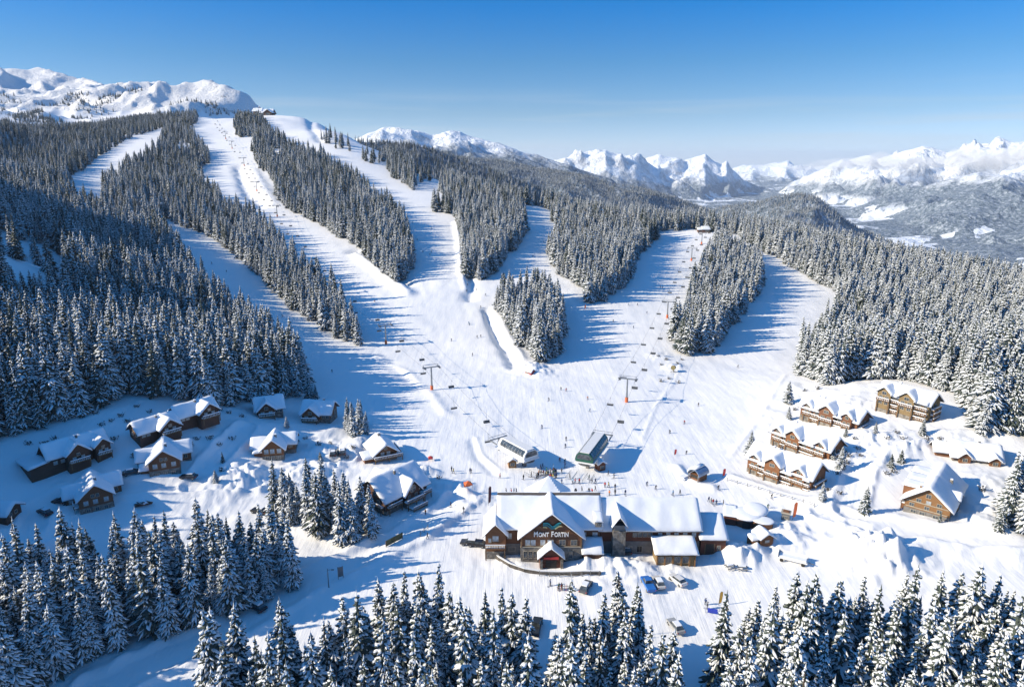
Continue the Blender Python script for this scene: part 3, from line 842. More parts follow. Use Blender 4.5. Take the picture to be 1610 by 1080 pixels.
def crown_kind(st, x, y, py):
    q = rng.random()
    if st.startswith('fg'): return int(rng.choice([0, 1, 2, 3, 4, 9, 5, 6], p=[.17, .15, .15, .15, .1, .12, .1, .06]))
    if st in 'HFG': return int(rng.choice([0, 1, 2, 3, 4, 5, 6, 7], p=[.16, .15, .1, .13, .14, .18, .1, .04]))
    dark = .15 + .5 * sstep(420, 230, py) + .45 * vnoise(x / 70, y / 70, 33)
    if st in 'U': dark += .12
    return int(rng.choice([7, 8, 6]) if q < dark else rng.choice([0, 1, 3, 4, 5, 6]))
for i, p in enumerate(pts):
    cr = crown_kind(p[4], p[0], p[1], p[6])
    if i in chosen:
        st = p[4]
        lab = FG_LABEL[int(st[2:])] if st.startswith('fg') else ST_LABEL.get(st, 'snowy conifer on the hillside at the left edge')
        INDIV.append((p[0], p[1], p[2], p[3], cr, lab, st))
    else: stuff.append((p[0], p[1], p[2], p[3], cr))
proto_crown = {}
for (x, y, z, h, cr, lab, st) in INDIV:
    t = empty('pine_tree', (x, y, z - .25), rng.uniform(0, 6.28), h / TREE_H, (rng.normal(0, .022), rng.normal(0, .022)))
    wd = 1.5 if st == 'single' else rng.uniform(.9, 1.15)
    t.scale = (t.scale.x * wd, t.scale.y * wd, t.scale.z)
    tag(t, lab, 'tree', None if st == 'single' else 'conifers of the stand: ' + lab.split(' in the ')[-1].split(' at the ')[-1])
    c = link_mesh('crown', CROWNS[cr], t); link_mesh('trunk', TRUNK, t)
    proto_crown.setdefault(cr, c)
# the rest of the forest: one object instancing the crowns above
def forest_object(name, S, label, crowns):
    S = np.array(S, float); n = len(S)
    me = bpy.data.meshes.new(name)
    me.vertices.add(n); me.vertices.foreach_set('co', (S[:, :3] - np.array([0, 0, .25])).astype(np.float32).ravel())
    at = me.attributes.new('rot', 'FLOAT_VECTOR', 'POINT')
    rot = np.stack([rng.normal(0, .035, n), rng.normal(0, .035, n), rng.uniform(0, 6.283, n)], 1).astype(np.float32); at.data.foreach_set('vector', rot.ravel())
    at = me.attributes.new('scl', 'FLOAT_VECTOR', 'POINT')
    k = S[:, 3] / TREE_H; w = k * rng.uniform(.92, 1.3, n)
    at.data.foreach_set('vector', np.stack([w, w, k], 1).astype(np.float32).ravel())
    at = me.attributes.new('pick', 'INT', 'POINT')
    order = {c: i for i, c in enumerate(crowns)}
    at.data.foreach_set('value', np.array([order[int(c)] for c in S[:, 4]], dtype=np.int32))
    o = link_mesh(name, me)
    tag(o, label, 'forest', kind='stuff')
    ng = bpy.data.node_groups.new(name, 'GeometryNodeTree')
    ng.interface.new_socket('Geometry', in_out='INPUT', socket_type='NodeSocketGeometry')
    ng.interface.new_socket('Geometry', in_out='OUTPUT', socket_type='NodeSocketGeometry')
    gi = ng.nodes.new('NodeGroupInput'); go = ng.nodes.new('NodeGroupOutput')
    iop = ng.nodes.new('GeometryNodeInstanceOnPoints'); iop.inputs['Pick Instance'].default_value = True
    jn = ng.nodes.new('GeometryNodeJoinGeometry')
    for c in reversed(crowns):           # a join lists its last link first
        oi = ng.nodes.new('GeometryNodeObjectInfo'); oi.transform_space = 'ORIGINAL'
        oi.inputs['Object'].default_value = proto_crown[c]; oi.inputs['As Instance'].default_value = True
        ng.links.new(oi.outputs['Geometry'], jn.inputs[0])
    def attr(nm, ty):
        a = ng.nodes.new('GeometryNodeInputNamedAttribute'); a.data_type = ty; a.inputs['Name'].default_value = nm; return a
    ng.links.new(gi.outputs[0], iop.inputs['Points']); ng.links.new(jn.outputs[0], iop.inputs['Instance'])
    ng.links.new(attr('pick', 'INT').outputs[0], iop.inputs['Instance Index'])
    ng.links.new(attr('rot', 'FLOAT_VECTOR').outputs[0], iop.inputs['Rotation'])
    ng.links.new(attr('scl', 'FLOAT_VECTOR').outputs[0], iop.inputs['Scale'])
    ng.links.new(iop.outputs[0], go.inputs[0])
    md = o.modifiers.new('trees', 'NODES'); md.node_group = ng
    return o
have = sorted(proto_crown)
stuff = [s if int(s[4]) in proto_crown else (*s[:4], have[int(s[4]) % len(have)]) for s in stuff]
forest_object('forest', stuff, 'dense conifer forest covering the hillsides between the pistes', have)
# woods on the near ridges behind
x, y = candidates(11, 900, 4100, 2600)
r = np.hypot(x, y)
k = (r > 1250) & (r < 4000); x, y, r = x[k], y[k], r[k]
near = r < 2990
h = np.where(near, h_at(x, y), 0)
fi = np.interp(r, RF, np.arange(len(RF))); fj = np.clip((np.arctan2(x, y) - AZ0) / (AZ1 - AZ0) * (NAZ - 1), 0, NAZ - 1.001)
ii = np.minimum(fi.astype(int), len(RF) - 2); jj = fj.astype(int); u = fi - ii; v = fj - jj
hf = (HF[ii, jj] * (1 - u) + HF[ii + 1, jj] * u) * (1 - v) + (HF[ii, jj + 1] * (1 - u) + HF[ii + 1, jj + 1] * u) * v
h = np.where(near, h, hf)
far_ = far_h(x, y)
px, py, d = proj(x, y, h)
ok = (far_ > h - 4) & visible(x, y, h, np.minimum(r, 2995), 16) & (px > 540) & (px < 1700) & (py < 420)
runmax = (h + 14 - CAM_H) / r
ok &= rng.random(len(x)) < np.clip(.85 + .6 * vnoise(x / 160, y / 160, 71), 0, 1)
wood = [(x[i], y[i], h[i], 15 * rng.uniform(.7, 1.2), have[int(rng.choice([0, 1, 3, 4, 5, 6, 7])) % len(have)] if r[i] > 2400 else have[-2 if rng.random() < .6 else 1]) for i in np.nonzero(ok)[0]]
forest_object('distant_wood', wood, 'wooded ridges beyond the ski hill', have)
print('TREES', len(INDIV), len(stuff), len(wood), 'smallest individual px', cand[min(N_IND, len(cand)) - 1][0])

# ------------------------------------------------------------------ building materials
def wood(name, col, var=.28):
    m, nt, bs = mat_nodes(name)
    tc = N(nt, 'ShaderNodeTexCoord')
    mp = N(nt, 'ShaderNodeMapping'); mp.inputs['Scale'].default_value = (.35, .35, 3.2); nt.links.new(tc.outputs['Object'], mp.inputs[0])
    n = noise(nt, 2.2, 4, mp.outputs[0], .65)
    c = Vector(col)
    r = ramp(nt, n.outputs['Fac'], [(.3, tuple(c * (1 - var))), (.7, tuple(c * (1 + var)))])
    nt.links.new(r.outputs[0], bs.inputs['Base Color'])
    w = N(nt, 'ShaderNodeTexWave'); w.bands_direction = 'Z'; w.inputs['Scale'].default_value = 1.6; w.inputs['Distortion'].default_value = .3
    nt.links.new(tc.outputs['Object'], w.inputs['Vector'])
    bump(nt, bs, w.outputs['Fac'], .6, .06)
    bs.inputs['Roughness'].default_value = .75
    return m
def stone_mat(name, col):
    m, nt, bs = mat_nodes(name)
    tc = N(nt, 'ShaderNodeTexCoord')
    v = N(nt, 'ShaderNodeTexVoronoi'); v.inputs['Scale'].default_value = 1.7; nt.links.new(tc.outputs['Object'], v.inputs['Vector'])
    c = Vector(col)
    sp = N(nt, 'ShaderNodeSeparateColor'); nt.links.new(v.outputs['Color'], sp.inputs[0])
    r = ramp(nt, sp.outputs[0], [(0, tuple(c * .55)), (.5, tuple(c)), (1, tuple(c * 1.45))])
    nt.links.new(r.outputs[0], bs.inputs['Base Color'])
    bump(nt, bs, v.outputs['Distance'], .6, .08)
    bs.inputs['Roughness'].default_value = .85
    return m
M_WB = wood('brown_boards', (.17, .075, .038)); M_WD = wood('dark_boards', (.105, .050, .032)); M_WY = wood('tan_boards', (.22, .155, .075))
M_WO = wood('orange_boards', (.20, .085, .035)); M_WR = wood('red_brown_boards', (.15, .05, .028)); M_WH = wood('honey_boards', (.24, .125, .05))
M_ST = stone_mat('stone', (.19, .175, .155)); M_CONC = simple('concrete', (.17, .165, .16), .85, var=.2)
M_ROOF = simple('roof_shingle', (.085, .075, .07), .8, var=.3, scale=3)
M_TRIM = simple('cream_trim', (.38, .34, .27), .6, var=.1); M_POST = simple('timber_post', (.17, .10, .05), .7, var=.25, scale=3)
M_DARK = simple('dark_opening', (.02, .018, .018), .7)
def roof_snow_mat():
    m, nt, bs = mat_nodes('roof_snow')
    tc = N(nt, 'ShaderNodeTexCoord'); n = noise(nt, .5, 4, tc.outputs['Object'])
    r = ramp(nt, n.outputs['Fac'], [(.3, (.76, .80, .86)), (.7, (.81, .84, .885))]); nt.links.new(r.outputs[0], bs.inputs['Base Color'])
    bs.inputs['Roughness'].default_value = .55; bs.inputs['Specular IOR Level'].default_value = .25
    bump(nt, bs, n.outputs['Fac'], .3, .25)
    return m
M_RS = roof_snow_mat()
def glass_mat(name, col, rough=.12):
    m, nt, bs = mat_nodes(name)
    tc = N(nt, 'ShaderNodeTexCoord'); n = noise(nt, .9, 2, tc.outputs['Object'])
    c = Vector(col); r = ramp(nt, n.outputs['Fac'], [(.35, tuple(c * .5)), (.65, tuple(c * 1.6))]); nt.links.new(r.outputs[0], bs.inputs['Base Color'])
    bs.inputs['Roughness'].default_value = rough; bs.inputs['Specular IOR Level'].default_value = .8
    return m
M_GL = glass_mat('window_glass', (.06, .075, .09)); M_GLB = glass_mat('pale_curtained_glass', (.34, .38, .42), .3)
M_GREEN = simple('dark_green_paint', (.02, .10, .07), .35); M_WHITE = simple('white_metal', (.72, .73, .74), .35, var=.05)
M_STEEL = simple('galvanised_steel', (.30, .32, .34), .45, .6); M_GREYM = simple('grey_metal', (.16, .17, .18), .5, .3)
M_ORANGE = simple('orange_padding', (.65, .14, .04), .6); M_RED = simple('red_cloth', (.45, .04, .04), .7)
M_BLUEROOF = simple('bare_blue_grey_metal', (.22, .30, .42), .35, .4)

_win = {}
def window_meshes(w, h, style, k):
    key = (round(w, 2), round(h, 2), style, round(k, 2))
    if key in _win: return _win[key]
    t = max(.07, .1 * k)
    f = MB()
    f.box(-w/2 - t, -t*.9, -t, w/2 + t, .06, 0); f.box(-w/2 - t, -t*.8, h, w/2 + t, .06, h + t)
    f.box(-w/2 - t, -t*.7, 0, -w/2, .06, h); f.box(w/2, -t*.7, 0, w/2 + t, .06, h)
    nm = 2 if w > 1.6 * h else 1
    for i in range(nm):
        x = -w/2 + w * (i + 1) / (nm + 1); f.box(x - t*.3, -t*.5, 0, x + t*.3, .04, h)
    o1 = f.build('window', M_TRIM)
    p = MB(); p.box(-w/2, -.02, 0, w/2, .03, h)
    o2 = p.build('pane', M_GL if style == 0 else (M_GLB if style == 1 else M_DARK))
    r = (o1.data, o2.data)
    bpy.data.objects.remove(o1); bpy.data.objects.remove(o2)
    _win[key] = r
    return r

def snow_top(x0, x1, y0, y1, zfun, T, seed, nu=18, nv=14, round_=.18):
    """blanket of snow over a roof surface given by zfun(x, y)"""
    xs = np.linspace(x0, x1, nu); ys = np.linspace(y0, y1, nv)
    X, Y = np.meshgrid(xs, ys)
    Lx, Ly = (x1 - x0), (y1 - y0)
    ex = np.minimum(X - x0, x1 - X); ey = np.minimum(Y - y0, y1 - Y)
    wob = .5 + .5 * np.clip(vnoise(X / 1.6 + seed, Y / 1.6, seed), -1, 1)
    prof = np.clip(ex / (T * 1.1 + 1e-6), 0, 1) ** .5 * np.clip(ey / (T * 1.1 + 1e-6), 0, 1) ** .5
    t = T * (.45 + .55 * prof) * (.82 + .3 * vnoise(X / 3.1 + seed, Y / 3.1, seed + 1))
    Xj = X + np.where(ex < 1e-6, (np.sign(X - (x0 + x1) / 2)) * (.10 * wob), 0)
    Yj = Y + np.where(ey < 1e-6, (np.sign(Y - (y0 + y1) / 2)) * (.14 * wob), 0)
    base = zfun(X, Y)
    top = base + t
    V = [tuple(v) for v in np.stack([Xj, Yj, top], -1).reshape(-1, 3)]
    nb = len(V)
    V += [tuple(v) for v in np.stack([Xj, Yj, base - .05 - .12 * wob * (np.minimum(ex, ey) < 1e-6)], -1).reshape(-1, 3)]
    F = []
    for j in range(nv - 1):
        for i in range(nu - 1):
            a = j * nu + i; F.append((a, a + 1, a + nu + 1, a + nu)); F.append((nb + a, nb + a + nu, nb + a + nu + 1, nb + a + 1))
    for i in range(nu - 1):
        F.append((i, nb + i, nb + i + 1, i + 1)); a = (nv - 1) * nu + i; F.append((a, a + 1, nb + a + 1, nb + a))
    for j in range(nv - 1):
        a = j * nu; F.append((a, a + nu, nb + a + nu, nb + a)); a = j * nu + nu - 1; F.append((a, nb + a, nb + a + nu, a + nu))
    return V, F

class House:
    """a building laid out in photo-pixel units at its own distance; x along the front, y away, z up"""
    def __init__(s, name, A, B=None, rz=None, W=None, label='', cat='house', group=None, wall=None, dz=0.0):
        a = Vector(G(*A))
        s.U = proj(a.x, a.y, a.z)[2] / FPX
        if B is not None:
            b = Vector(G(*B)); d = b - a
            s.W = math.hypot(d.x, d.y) / s.U; r = math.atan2(d.y, d.x); z = (a.z + b.z) / 2
            if rz is not None: r = R(rz)
        else: s.W = W; r = R(rz); z = a.z
        s.o = empty(name, (a.x, a.y, z + dz), r); tag(s.o, label, cat, group)
        s.wall = wall or M_WB; s.seed = abs(hash((int(A[0] * 10), int(A[1] * 10)))) % 1000
        s.n = 0
    def wing(s, x0, x1, y0, y1, h, ph, axis='y', over=3.5, base=0, wall=None, T=3.6, z0=-12, snow=True, bare=0, baseM=None, pv=None):
        U = s.U; x0 *= U; x1 *= U; y0 *= U; y1 *= U; h *= U; ph *= U; over *= U; base *= U; T *= U; z0 *= U; bare *= U
        s.n += 1
        wm = None if wall is False else (wall or s.wall)
        if axis == 'y': c, Wd = (x0 + x1) / 2, (x1 - x0) / 2; m = lambda v, u, z: (c + v, u, z); u0, u1 = y0, y1
        else: c, Wd = (y0 + y1) / 2, (y1 - y0) / 2; m = lambda v, u, z: (u, c + v, z); u0, u1 = x0, x1
        sl_ = ph / Wd
        poly = [(-Wd, z0), (Wd, z0), (Wd, h), (0, h + ph), (-Wd, h)]
        def pr(poly, u0, u1):
            n = len(poly); vs = [m(v, u0, z) for v, z in poly] + [m(v, u1, z) for v, z in poly]
            return vs, [tuple(range(n)), tuple(range(2*n-1, n-1, -1))] + [(i + n, (i+1) % n + n, (i+1) % n, i) for i in range(n)]
        if wm is not None:
            mb = MB(); mb.add(*pr(poly, u0, u1)); mb.build('wall', wm, s.o)
        if base:
            e = .03 + .02 * s.n
            mb = MB(); mb.box(x0 - e, y0 - e, z0 - .1, x1 + e, y1 + e, base); mb.build('stone_base', baseM or M_ST, s.o)
        th = .16 + .35 * U; lift = .05 + .013 * (s.n % 5)
        o_ = over
        slab = [(-Wd - o_, h - sl_ * o_ + lift), (0, h + ph + lift), (Wd + o_, h - sl_ * o_ + lift), (Wd + o_, h - sl_ * o_ + lift + th), (0, h + ph + lift + th * 1.1), (-Wd - o_, h - sl_ * o_ + lift + th)]
        mb = MB(); mb.add(*pr(slab, u0 - o_, u1 + o_)); rf = mb.build('roof', M_ROOF, s.o)
        if snow:
            zr = h + ph + lift + th
            if axis == 'y': zf = lambda X, Y: zr - sl_ * np.sqrt((X - c) ** 2 + (.25 * T) ** 2); ar = (x0 - o_ * 1.0, x1 + o_ * 1.0, y0 - o_, y1 + o_)
            else: zf = lambda X, Y: zr - sl_ * np.sqrt((Y - c) ** 2 + (.25 * T) ** 2); ar = (x0 - o_, x1 + o_, y0 - o_, y1 + o_)
            nu = int(min(44, max(10, (ar[1] - ar[0]) / .55))); nv = int(min(44, max(10, (ar[3] - ar[2]) / .55)))
            if axis == 'y': nu |= 1
            else: nv |= 1
            if bare and axis == 'x':
                V, F = snow_top(ar[0], ar[1], ar[2], c - bare, zf, T, s.seed + s.n, nu, nv)
                V2, F2 = snow_top(ar[0], ar[1], c + bare * .3, ar[3], zf, T, s.seed + s.n + 40, nu, nv)
                mb = MB(); mb.add(V, F); mb.add(V2, F2)
            else:
                V, F = snow_top(*ar, zf, T, s.seed + s.n, nu, nv); mb = MB(); mb.add(V, F)
            mb.build('snow_layer', M_RS, rf, smooth=True)
        return rf
    def shed(s, x0, x1, y0, y1, zf, zb, wall=True, over=3, T=3.2, z0=-12, mat=None, wm=None, name='lean_to_roof', wallname='wall'):
        """lean-to whose roof climbs away from the front"""
        U = s.U; x0 *= U; x1 *= U; y0 *= U; y1 *= U; zf *= U; zb *= U; over *= U; T *= U; z0 *= U
        s.n += 1
        k = (zb - zf) / (y1 - y0)
        if wall:
            mb = MB(); mb.add([(x0, y0, z0), (x1, y0, z0), (x1, y1, z0), (x0, y1, z0), (x0, y0, zf), (x1, y0, zf), (x1, y1, zb), (x0, y1, zb)],
                              [(0,3,2,1),(4,5,6,7),(0,1,5,4),(1,2,6,5),(2,3,7,6),(3,0,4,7)]); mb.build(wallname, wm or s.wall, s.o)
        a, b, c_, d = x0 - over, x1 + over, y0 - over, y1
        z_ = lambda y: zf + k * (y - y0) + .06
        th = .16
        mb = MB(); mb.add([(a, c_, z_(c_)), (b, c_, z_(c_)), (b, d, z_(d)), (a, d, z_(d)), (a, c_, z_(c_) + th), (b, c_, z_(c_) + th), (b, d, z_(d) + th), (a, d, z_(d) + th)],
                          [(0,3,2,1),(4,5,6,7),(0,1,5,4),(1,2,6,5),(2,3,7,6),(3,0,4,7)]); rf = mb.build(name, M_ROOF, s.o)
        V, F = snow_top(a, b, c_, d, lambda X, Y: zf + k * (Y - y0) + .06 + th, T, s.seed + s.n, int(max(8, min(40, (b - a) / .5))), int(max(7, min(30, (d - c_) / .5))))
        mb = MB(); mb.add(V, F); mb.build('snow_layer', mat or M_RS, rf, smooth=True)
        return rf
    def win(s, face, pos, u, z, w, h, style=0):
        """face front/left/right; pos: y of the front wall or x of a side wall, u along it"""
        U = s.U; me = window_meshes(w * U, h * U, style, U * 5)
        if face == 'front': loc, r = (u * U, pos * U - .04, z * U), 0
        elif face == 'left': loc, r = (pos * U - .04, u * U, z * U), R(-90)
        else: loc, r = (pos * U + .04, u * U, z * U), R(90)
        f = link_mesh('window', me[0], s.o, loc, r); link_mesh('pane', me[1], f)
        return f
    def row(s, face, pos, us, z, w=5, h=6, style=0):
        for i, u in enumerate(us): s.win(face, pos, u, z, w, h, style if style is not None else i % 2)
    def box(s, name, x0, y0, z0, x1, y1, z1, mat, bevel=0):
        U = s.U; mb = MB(); mb.box(x0*U, y0*U, z0*U, x1*U, y1*U, z1*U); return mb.build(name, mat, s.o, bevel=bevel)
    def balcony(s, face, pos, u0, u1, z, depth=7, rail=5, snow=True, posts=True, zp=-4):
        U = s.U; mb = MB()
        def B(ua, ub, da, db, za, zb, mi=0):
            ua *= U; ub *= U; da *= U; db *= U; za *= U; zb *= U
            if face == 'front': mb.box(ua, pos*U - db, za, ub, pos*U - da, zb, mi)
            elif face == 'right': mb.box(pos*U + da, ua, za, pos*U + db, ub, zb, mi)
            else: mb.box(pos*U - db, ua, za, pos*U - da, ub, zb, mi)
        B(u0, u1, .2, depth, z - 1, z)
        B(u0, u1, depth - .7, depth - .1, z + rail - 1, z + rail)
        n = max(3, int((u1 - u0) / 2.4))
        for i in range(n + 1):
            u = u0 + (u1 - u0) * i / n
            wd = .32 if i % 4 else .5
            B(u - wd, u + wd, depth - .65, depth - .2, z, z + rail - 1)
        if posts:
            k = max(1, int((u1 - u0) / 16))
            for i in range(k + 1):
                u = u0 + .8 + (u1 - u0 - 1.6) * i / k
                B(u - .7, u + .7, depth - 1.5, depth - .8, zp, z - 1)
        if snow:
            B(u0 + .3, u1 - .3, .6, depth - 1.2, z + .02, z + 1.6, 1); B(u0 - .2, u1 + .2, depth - .9, depth + .1, z + rail + .02, z + rail + 1.1, 1)
        return mb.build('balcony', [M_POST, M_RS], s.o)
    def chimney(s, x, y, z0, z1, w=4, mat=None):
        c = s.box('chimney', x - w/2, y - w/2, z0, x + w/2, y + w/2, z1, mat or M_ST)
        U = s.U; mb = MB(); mb.box((x - w*.62)*U, (y - w*.62)*U, z1*U + .01, (x + w*.62)*U, (y + w*.62)*U, (z1 + 1.6)*U); mb.build('snow_cap', M_RS, c, bevel=.12)

# ------------------------------------------------------------------ the main lodge
L = House('ski_lodge', (819, 882), rz=0, W=95, label='large brown day lodge with snowy gables and a MONT FORTIN sign', cat='lodge', wall=M_WB)
L.wing(0, 95, 0, 64, 43, 40, 'y', over=5, base=25, T=4)
L.wing(-34, 126, 22, 108, 46, 37, 'x', over=4, base=18, bare=4.5, T=4, wall=M_WB, baseM=M_CONC)
L.wing(127, 285, 24, 102, 42, 31, 'x', over=4, base=21, T=4.5, wall=M_WR, baseM=M_CONC)
L.wing(-56, -24, 12, 70, 40, 18, 'y', over=4, base=10, T=3.6, wall=M_WO)
mb = MB(); U = L.U
mb.add([(9*U, 46*U, 60*U), (85*U, 46*U, 60*U), (85*U, 124*U, 60*U), (9*U, 124*U, 60*U), (47*U, 85*U, 101*U)], [(3,2,1,0),(0,1,4),(1,2,4),(2,3,4),(3,0,4)])
sp_ = mb.build('spire_roof', M_ROOF, L.o)
V, F = snow_top(8*U, 86*U, 45*U, 125*U, lambda X, Y: 104*U - 1.12 * np.sqrt(np.maximum(np.abs(X - 47*U), np.abs(Y - 85*U)) ** 2 + .01), 3*U, 5, 33, 33)
mb = MB(); mb.add(V, F); mb.build('snow_layer', M_RS, sp_)
L.wing(287, 327, 20, 98, 27, 21, 'x', over=3, T=3.4, wall=M_WR)
L.wing(29, 64, -16, 4, 17, 16, 'y', over=3.5, T=3.2, wall=M_WR)
L.shed(211, 271, -10, 22, 20, 30, wm=M_WY, over=4)
L.shed(98, 126, -4, 20, 17, 29, wm=M_WD, over=3)
L.box('stone_tower', 145, 11, -8, 165, 27, 46, M_ST)
L.box('bell_chamber', 146.5, 12.5, 46, 163.5, 26, 55, M_GREYM)
L.wing(145, 165, 11, 60, 55, 15, 'y', over=2.5, wall=False, T=3.4)
L.box('dormer', 117, 14, 52, 127, 34, 60, M_CONC); L.win('front', 14, 122, 54, 5, 4)
L.shed(116.5, 127.5, 13, 34, 61, 66, wall=False, over=1.5)
for u, st in ((10.5, 1), (19, 1), (34, 1), (46, 1), (64.5, 0), (82.5, 0)): L.win('front', 0, u, 28.5, 7 if u < 40 else 9, 9, st)
for u in (7, 15, 23, 78): L.win('front', -.4, u, 6, 5, 12, 0)
L.win('front', 22, -18, 27, 6.5, 9, 1); L.win('front', 22, -14, 5, 10, 7, 2)
for u in (100, 118): L.win('front', 22, u, 30, 7.5, 8, 1)
for u in (182, 190, 198, 206, 222, 235, 248, 262, 276): L.win('front', 24, u, 29, 6, 7, 1 if u > 210 else 0)
L.win('front', 23.4, 120, 6, 8, 8, 1); L.win('front', 23.4, 190, 2, 8, 10, 2); L.win('front', 23.4, 175, 4, 6, 8, 0)
for u in (218, 229, 243, 256): L.win('front', -10, u, 4, 9, 10, 0)
for u in (211.5, 223.5, 236, 249.5, 262, 270.5): L.box('post', u - 1, -11.8, -4, u + 1, -10.4, 19, M_WH)
L.box('door', 295, 19.2, -2, 308, 19.9, 18, M_DARK); L.box('door_frame', 293.5, 19.3, -2, 294.9, 20.1, 19.5, M_POST); L.box('door_frame', 308.1, 19.3, -2, 309.6, 20.1, 19.5, M_POST)
L.win('front', 20, 316, 8, 5, 7, 0)
L.box('door', 38, -16.8, -2, 55, -16.1, 13, M_DARK); L.box('entrance_sign', 35, -17.9, 14, 58, -16.6, 18, M_RED)
for u in (29.5, 61): L.box('pillar', u, -19, -4, u + 4, -15.7, 14, M_ST)
L.balcony('front', 12, -56, -25, 18, 6, 6, zp=-4)
L.win('front', 12, -40, 28, 9, 9, 1); L.win('front', 12, -49, 26, 4, 7, 1)
for u in (1, 94): L.box('post', u - 1, -1.6, 25, u + 1, .2, 42, M_POST)
L.box('sill_band', -1.2, -1.4, 25.1, 96.2, -.2, 26.4, M_TRIM)
for z, u in ((66, 30), (66, 64), (58, 20), (58, 75)): L.box('bracket', u - .8, -3.6, z - 5, u + .8, -.1, z - 3.4, M_POST)
U = L.U
def lodge_text(txt, x, z, size, ext=.12):
    cu = bpy.data.curves.new('sign_letters', 'FONT'); cu.body = txt; cu.size = size; cu.extrude = ext; cu.offset = .018 * size; cu.align_x = 'LEFT'
    to = bpy.data.objects.new('tmp', cu); COL.objects.link(to)
    bpy.context.view_layer.update()
    me = bpy.data.meshes.new_from_object(to.evaluated_get(bpy.context.evaluated_depsgraph_get()))
    bpy.data.objects.remove(to)
    w = max(v.co.x for v in me.vertices) if len(me.vertices) else 0
    return me, w
M_LET = simple('white_letters', (.88, .88, .86), .4, var=.02)
parts_ = []; cx = 0
for t_, sz in (('M', 12.3), ('ONT', 10.0), (' ', 5), ('F', 12.3), ('ORTIN', 10.0)):
    if t_ == ' ': cx += 3.4; continue
    me, w = lodge_text(t_, 0, 0, sz * U); parts_.append((me, cx)); cx += w / U + 1.2
k_ = 55.0 / cx
letters = MB()
for me, ox in parts_:
    letters.add([((19.5 + (ox + v.co.x / U) * k_) * U, -.28 - v.co.z, (44.6 + v.co.y / U) * U) for v in me.vertices], [tuple(p.vertices) for p in me.polygons])
letters.build('sign_letters', M_LET, L.o)
M_TEAL = simple('teal_sign', (.02, .33, .36), .4, var=.03); M_TEALD = simple('deep_teal_sign', (.015, .20, .24), .4, var=.03); M_GOLD = simple('pale_gold_sign', (.55, .50, .25), .4, var=.03)
def stripe(pts, w, mat):
    mb = MB()
    for i in range(len(pts) - 1):
        (ax, az), (bx, bz) = pts[i], pts[i + 1]
        mb.add([(ax*U, -.3, az*U), (bx*U, -.3, bz*U), (bx*U, -.3, (bz + w)*U), (ax*U, -.3, (az + w)*U), (ax*U, -.12, az*U), (bx*U, -.12, bz*U), (bx*U, -.12, (bz + w)*U), (ax*U, -.12, (az + w)*U)],
               [(0,1,2,3),(7,6,5,4),(0,4,5,1),(1,5,6,2),(2,6,7,3),(3,7,4,0)])
    mb.build('sign_emblem', mat, L.o)
stripe([(34, 66), (41, 66), (43.5, 64.5), (47.5, 60.2), (49.5, 60.2)], 2.2, M_TEAL)
stripe([(50, 60.2), (51.6, 61), (56, 65.3), (59, 66.3), (62, 66.3)], 2.2, M_TEAL)
stripe([(34, 62.5), (40, 62.5), (42.3, 61), (46.5, 57.0), (49.6, 57.0)], 2.4, M_TEALD)
stripe([(50.1, 57.0), (52, 58), (56.5, 62.4), (59, 63)], 2.2, M_TEALD)
stripe([(34, 59.4), (38.6, 59.4), (40.3, 58.6)], 1.8, M_GOLD)
stripe([(52.6, 56.6), (54.4, 57.6), (58.5, 61), (62.6, 61.2)], 1.8, M_GOLD)

# ------------------------------------------------------------------ chalets on the left
def cross_chalet(A, B, label, wall, eave=24, ph=20, depth=66, base=9, left=True, right=True, lz=20, group='chalets of the left hand village', rows=2, T=3.6, porch=False, deck=False):
    c = House('chalet', A, B, label=label, cat='chalet', wall=wall, group=group); W = c.W
    c.wing(0, W, 0, depth, eave, ph, 'y', over=4, base=base, T=T)
    if right: c.wing(W * .45, W + 16, depth * .5, depth * .5 + 30, eave - 1, ph * .72, 'x', over=3.5, base=base - 1, T=T)
    if left: c.wing(-17, W * .5, depth * .4, depth * .4 + 28, eave - 3, ph * .66, 'x', over=3.5, base=base - 1.5, T=T)
    if porch: c.shed(-13, -.5, 6, 22, 11, 16, over=2)
    if base: c.row('front', -.6, [W * .24, W * .5, W * .76], 1, 5, 5.5, 0)
    c.row('front', 0, [W * .2, W * .48, W * .8], base + 4 if base else 4, 6, 7, 1)
    c.row('front', 0, [W * .42, W * .56], base + 15, 4, 5, 0) if eave > 20 else None
    c.row('right', W, [8, 20], base + 3, 5, 6, 0)
    if right: c.row('right', W + 16, [depth * .5 + 10, depth * .5 + 20], base + 3, 5, 6, 1); c.row('front', depth * .5, [W + 8], base + 3, 5, 6, 0)
    if left: c.row('left', -17, [depth * .4 + 9, depth * .4 + 19], base + 2, 5, 6, 0); c.row('front', depth * .4, [-9], base + 2, 6, 6, 1)
    c.chimney(W * .5 + 4, depth * .3, eave + ph * .6, eave + ph + 4, 3.6)
    if deck: c.balcony('left', 0, 4, 24, base + 1, 8, 5)
    return c
cross_chalet((127, 809), (180, 796), 'big brown gabled chalet in the shade nearest the bottom left, three pale windows', M_WB, 24, 20, 66, deck=True)
cross_chalet((236, 750), (285, 744.5), 'brown chalet with stone ground floor and steep snowy cross roofs, middle of the shaded village', M_WB, 24, 18, 60, base=10, porch=True)
cross_chalet((413, 722), (447, 723.5), 'half sunlit brown chalet with paired front windows and a low side wing', M_WO, 18, 15, 44, base=7, porch=True)
